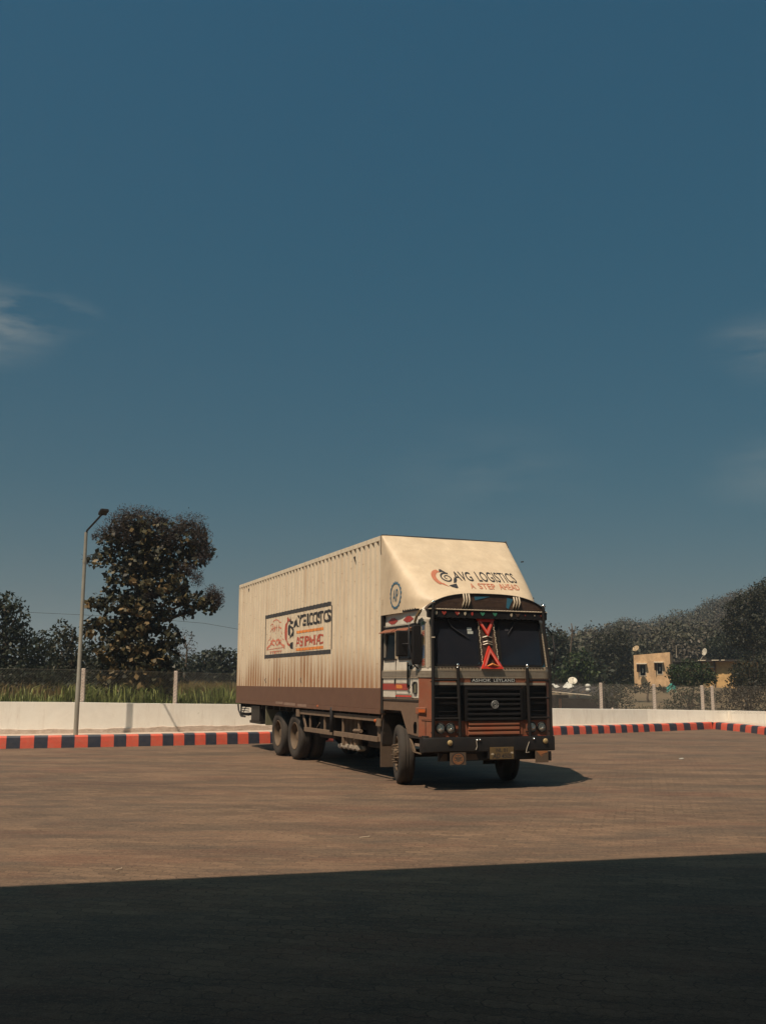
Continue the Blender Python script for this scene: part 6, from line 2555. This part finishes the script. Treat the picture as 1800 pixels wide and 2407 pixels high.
# two painted flaps hanging below the bumper
for y0, y1, k in ((.425, .70, 0), (1.96, 2.20, 1)):
    mb = MB().box(1.892, 1.90, y0, y1, .405, .595)
    fl = mb.build('painted_flap', M['flap'], truck)
    cx, cz = (y0 + y1) / 2 + .005, .495
    ring = D2()
    if k == 0:
        P_ = [(cx + .088 * math.cos(2 * math.pi * i / 24), cz + .078 * math.sin(2 * math.pi * i / 24)) for i in range(25)]
        ring.stroke(P_, .012)
        ring.stroke([(cx - .055, cz - .035), (cx, cz - .06), (cx + .055, cz - .035)], .014)
        for s_ in (-1, 1):
            ring.stroke([(cx + s_ * .055, cz + .03), (cx + s_ * .03, cz + .045), (cx + s_ * .012, cz + .03)], .01)
            ring.poly([(cx + s_ * .05, cz - .02), (cx + s_ * .075, cz + .01), (cx + s_ * .04, cz + .005)])
        ring.build('face_drawing', M['faceorange'], fl, lambda u, v: (1.9015, u, v))
        ey = D2()
        for s_ in (-1, 1):
            ey.poly([(cx + s_ * .035 + .012 * math.cos(a * .785), cz + .012 + .014 * math.sin(a * .785)) for a in range(8)])
        P_ = [(cx + .108 * math.cos(2 * math.pi * i / 24), cz + .09 * math.sin(2 * math.pi * i / 24)) for i in range(25)]
        ey.stroke(P_, .014)
        ey.stroke([(cx, cz + .01), (cx + .004, cz - .025)], .008)
        ey.build('face_drawing', M['ink'], fl, lambda u, v: (1.9018, u, v))
    else:
        D2().poly([(y0 + .02, .59), (y1 - .01, .59), (y1 - .03, .55), (cx + .02, .53), (cx - .01, .50)]).build('face_drawing', M['faceorange'], fl, lambda u, v: (1.9015, u, v))
        D2().stroke([(cx - .02, .52), (cx + .03, .545), (y1 - .03, .555)], .010).build('face_drawing', M['ink'], fl, lambda u, v: (1.9018, u, v))
MB().box(1.86, 1.88, 2.22, 2.27, .43, .58).build('flap_bracket', M['black'], truck)
# bent step bracket between wheel and bumper
mb = MB()
mb.box(1.18, 1.62, .03, .10, .80, .85)
mb.box(1.62, 1.78, .05, .12, .60, .85)
stp = mb.build('step_bracket', M['black'], truck, bevel=.004)
mb = MB()
mb.prism([(1.22, .79), (1.34, .70), (1.42, .60), (1.40, .575), (1.34, .60), (1.27, .70)], lambda u, v, a: (u, a, v), .02, .05)
mb.tube([(1.37, .03, .585), (1.55, .03, .575), (1.66, .03, .57)], .014, 6)
mb.build('bent_step', M['rim'], stp)

# ---- bull bar ----------------------------------------------------------------
bx = 1.825
def half_bar(y, y2, tp):
    mb = MB()
    yy = (lambda z: y + (tp - y) * max(0, (z - 1.9) / 1.03))
    mb.tube([(bx, y, .80), (bx, y, 1.90), (bx - .10, yy(2.6), 2.6), (1.74, tp, 2.95)], .027, 10)
    mb.tube([(bx, y2 + .03, .80), (bx, y2, 1.93)], .027, 10)
    for z in (1.725, 1.44, 1.12):
        mb.tube([(bx, y, z), (bx, y2, z)], .017, 8)
    for q in (y, y2):
        for z in (.90, 1.70):
            mb.tube([(bx, q, z), (1.75, q, z)], .012, 6)
    return mb.build('bull_bar', M['black'], truck, smooth=True, auto=True)


bars = [half_bar(.17, .61, .225), half_bar(2.31, 1.88, 2.26)]
for c in ((bx, .61, 1.965), (bx, 1.88, 1.965), (1.735, .225, 2.975), (1.735, 2.265, 2.975), (bx, .61, 1.925), (bx, 1.88, 1.925)):
    MB().ball(c, .022 if c[2] < 1.95 else .028, 8).build('ball_cap', M['chrome'], bars[0] if c[1] < 1 else bars[1], smooth=True)
MB().tube([(1.77, .17, 2.40), (1.79, .225, 2.40)], .010, 6).build('bar_clamp', M['cream'], bars[0])
MB().tube([(1.77, 2.29, 2.25), (1.79, 2.34, 2.25)], .010, 6).build('bar_clamp', M['cream'], bars[1])


# ---- wheels --------------------------------------------------------------------
def tyre_mesh(r=.51, w=.27):
    h = w / 2
    prof = [(.285, -h + .03), (.33, -h + .004), (.40, -h - .006), (.455, -h + .002), (.487, -h + .02), (.503, -h + .045), (.51, -h + .08), (.51, -.034), (.498, -.030), (.498, -.022), (.51, -.018), (.512, 0), (.51, .018), (.498, .022), (.498, .030), (.51, .034), (.51, h - .08), (.503, h - .045), (.487, h - .02), (.455, h - .002), (.40, h + .006), (.33, h - .004), (.285, h - .03)]
    return MB().lathe(prof, 56, (0, 0, 0), 'Y')


def make_wheel(kind):
    e = bpy.data.objects.new('wheel', None)
    COL.objects.link(e)
    e.parent = truck
    tyre_mesh().build('tyre', M['rubber'], e, smooth=True, auto=True)
    mb = MB()
    if kind == 'rear':      # deep dished
        mb.lathe([(.30, -.118), (.285, -.125), (.272, -.11), (.262, -.03), (.25, .05), (.17, .075), (.14, .06), (.10, -.02), (.095, -.06), (.001, -.065)], 40)
        mb.lathe([(.30, .118), (.28, .12), (.26, .02)], 40)
        for k in range(8):
            a = k * math.pi / 4
            mb.lathe([(.016, .075), (.016, .03), (.001, .028)], 6, (.165 * math.cos(a), 0, .165 * math.sin(a)), 'Y')
    else:                   # front: bulging disc with studs
        mb.lathe([(.30, -.118), (.285, -.125), (.272, -.10), (.262, -.02), (.235, -.03), (.19, -.10), (.12, -.115), (.09, -.11), (.085, -.165), (.06, -.18), (.001, -.185)], 40)
        mb.lathe([(.30, .118), (.28, .12), (.26, .02)], 40)
        for k in range(10):
            a = k * math.pi / 5 + .2
            mb.lathe([(.020, -.10), (.020, -.145), (.011, -.146), (.011, -.20), (.001, -.202)], 8, (.15 * math.cos(a), 0, .15 * math.sin(a)), 'Y')
    rm = mb.build('rim', M['rim'], e, smooth=True, auto=True)
    if kind == 'front':
        d = D2()
        for k in range(10):
            a = k * math.pi / 5 + .5
            d.poly([(.208 * math.cos(a) + .020 * math.cos(q * .785), .208 * math.sin(a) + .020 * math.sin(q * .785)) for q in range(8)])
        d.build('rim_hole', M['ink'], rm, lambda u, v: (u, -.086 + (math.hypot(u, v) - .205) * 1.45 - .006, v))
    return e


wf = make_wheel('front')
wf.scale = (.97, .97, .97)
wf.location = (.45, .25, .494)
wf.rotation_euler = (0, 0, R(-15))
wf2 = copy_tree(wf, truck)
wf2.location = (.45, 2.22, .494)
wf2.rotation_euler = (0, 0, R(180 - 15))
wr_ = make_wheel('rear')
first = True
for X in (-5.40, -6.72):
    for (Y, rz) in ((.235, 0), (.56, 180), (1.90, 0), (2.23, 180)):
        w = wr_ if first else copy_tree(wr_, truck)
        first = False
        w.location = (X, Y, .508)
        w.rotation_euler = (0, 0, R(rz))
# axles
mb = MB()
for X in (.55, -5.40, -6.72):
    mb.tube([(X, .3, .508), (X, 2.2, .508)], .07, 10)
for X in (-5.40, -6.72):
    mb.ball((X, 1.24, .508), .2, 12)
mb.tube([(.2, 1.24, .62), (-5.3, 1.24, .56)], .05, 8)
mb.build('axle', M['dark'], truck, smooth=True)

# ---- chassis ---------------------------------------------------------------------
mb = MB()
for y in (.80, 1.62):
    mb.box(-9.9, 1.65, y, y + .08, .74, 1.0)
for X in (-9.7, -8.2, -6.1, -4.2, -2.5, -.9, .6, 1.55):
    mb.box(X, X + .1, .88, 1.62, .80, .96)
for k in range(20):
    X = -CL + .25 + k * .52
    mb.box(X, X + .07, .06, CW - .06, ZB - .10, ZB - .001)
mb.build('chassis', M['dark'], truck)
mb = MB()
mb.box(.3, 1.55, .62, 1.86, .62, 1.42)
mb.box(.15, 1.2, .10, .62, 1.18, 1.40)
mb.build('engine_bay', M['dark'], truck)
mb = MB()
for y in (.55, 1.93):
    for X in (-6.06,):
        for k in range(5):
            mb.prism([(X - .6 + k * .08, .66 + k * .02), (X, .74 + k * .02), (X + .6 - k * .08, .66 + k * .02), (X + .6 - k * .08, .675 + k * .02), (X, .755 + k * .02), (X - .6 + k * .08, .675 + k * .02)], lambda u, v, a: (u, a, v), y, y + .08)
mb.build('leaf_spring', M['dark'], truck)
# side underrun guard
mb = MB()
mb.box(-4.75, -.12, .03, .065, 1.005, 1.095)
mb.box(-4.45, -.24, .03, .065, .655, .745)
for X in (-4.2, -3.25, -2.15, -1.28, -.30):
    mb.box(X, X + .05, .066, .10, .70, 1.10)
mb.prism([(-.30, 1.0), (-.12, 1.0), (-.10, .98), (.0, .82), (-.10, .66), (-.26, .66)], lambda u, v, a: (u, a, v), .07, .085)
mb.prism([(-4.72, .98), (-4.60, 1.0), (-4.42, .75), (-4.50, .70)], lambda u, v, a: (u, a, v), .07, .085)
mb.beam((-2.0, .05, .66), (-2.0, .05, .50), .06, .03)
gd = mb.build('side_guard', M['steel'], truck, bevel=.003)
MB().box(-.22, -.02, .0, .028, .93, 1.06).box(-4.95, -4.74, .0, .028, .95, 1.11).build('guard_bracket', M['steel'], gd, bevel=.004)
MB().ball((-.22, -.005, 1.02), .03, 8).build('side_marker', M['amber'], gd)
mb = MB()
mb.tube([(-2.56, .0, .72), (-2.56, .0, 1.16), (-2.56, .01, 1.19)], .042, 10)
mb.build('rubber_hose', M['ink'], truck, smooth=True)
mb = MB()
for k in range(4):
    X = -2.72 + k * .24
    mb.tube([(X, .34, .48), (X + .03, .34, .98)], .085, 10)
mb.tube([(-1.55, .10, .79), (-1.15, .08, .80)], .035, 8)
tk = mb.build('air_tank', M['steel'], truck, smooth=True, auto=True)
mb = MB()
for k in range(5):
    X = -2.80 + k * .25
    mb.prism([(X, .47), (X + .16, .50), (X + .20, .44), (X + .10, .40), (X, .42)], lambda u, v, a: (u, a, v), .22, .36)
mb.build('tank_clamp', M['silver'], tk)
mb = MB()
MB().box(-1.40, -.75, .30, .75, .50, .95).build('battery_box', M['dark'], truck, bevel=.04)
mb.box(-4.1, -3.1, .25, .75, .55, .98)
mb.build('fuel_tank', M['dark'], truck, bevel=.04)
for (X, z0) in ((-3.9, .7), (-1.6, .62)):
    MB().tube([(X, .10, z0), (X + .32, .09, z0 + .16)], .010, 5).build('stay_rod', M['silver'], truck)
# mud flaps and rear gear
mb = MB().prism([(-.12, .98), (.02, 1.13), (.05, 1.13), (-.04, .62), (-.10, .62)], lambda u, v, a: (u, a, v), .05, .62)
mb.build('front_fender', M['dark'], truck)
for y0, y1 in ((.03, .44), (2.02, 2.45)):
    MB().box(-.07, -.05, y0, y1, .24, .66).build('mud_flap', M['flap'], truck)
MB().box(-7.52, -7.49, .03, .60, .66, 1.12).build('mud_flap', M['vent'], truck)
MB().box(-7.52, -7.49, 1.90, 2.46, .66, 1.12).build('mud_flap', M['vent'], truck)
MB().box(-8.95, -8.15, .05, .7, .73, 1.10).box(-9.2, -8.15, .08, .7, .66, .73).build('tool_box', M['black'], truck, bevel=.01)
mb = MB()
for (a, b) in (((-10.32, .05, 1.10), (-10.25, .05, .95)), ((-10.25, .05, .95), (-9.95, .05, .80)), ((-9.95, .05, .80), (-9.55, .05, .80)), ((-9.98, .05, .80), (-9.98, .05, 1.12))):
    mb.tube([a, b], .022, 6)
for k in range(5):
    z = .84 + k * .055
    mb.tube([(-9.95, .06, z), (-9.2, .06, z)], .011, 5)
mb.tube([(-9.9, .06, .84), (-9.5, .06, 1.08)], .012, 5)
mb.tube([(-10.1, .05, .85), (-10.1, 2.4, .85)], .04, 8)
mb.tube([(-10.1, .9, .85), (-9.8, .9, 1.0)], .03, 6).tube([(-10.1, 1.6, .85), (-9.8, 1.6, 1.0)], .03, 6)
mb.build('rear_guard', M['ink'], truck)

# ------------------------------------------------------------------ haze
hz = bpy.data.materials.new('haze_air')
hz.use_nodes = True
t = hz.node_tree
for n in list(t.nodes):
    t.nodes.remove(n)
pv = N(t, 'ShaderNodeVolumePrincipled')
pv.inputs['Color'].default_value = (0.70, 0.78, 0.90, 1)
pv.inputs['Density'].default_value = 0.0008
pv.inputs['Anisotropy'].default_value = 0.2
oo = N(t, 'ShaderNodeOutputMaterial')
t.links.new(pv.outputs[0], oo.inputs['Volume'])
hzb = MB().box(-430, 430, -70, 2010, -2, 66).build('haze', hz)
tag(hzb, kind='stuff')
hzb['label'] = 'thin daylight haze filling the air over the whole place'
hzb['category'] = 'haze'
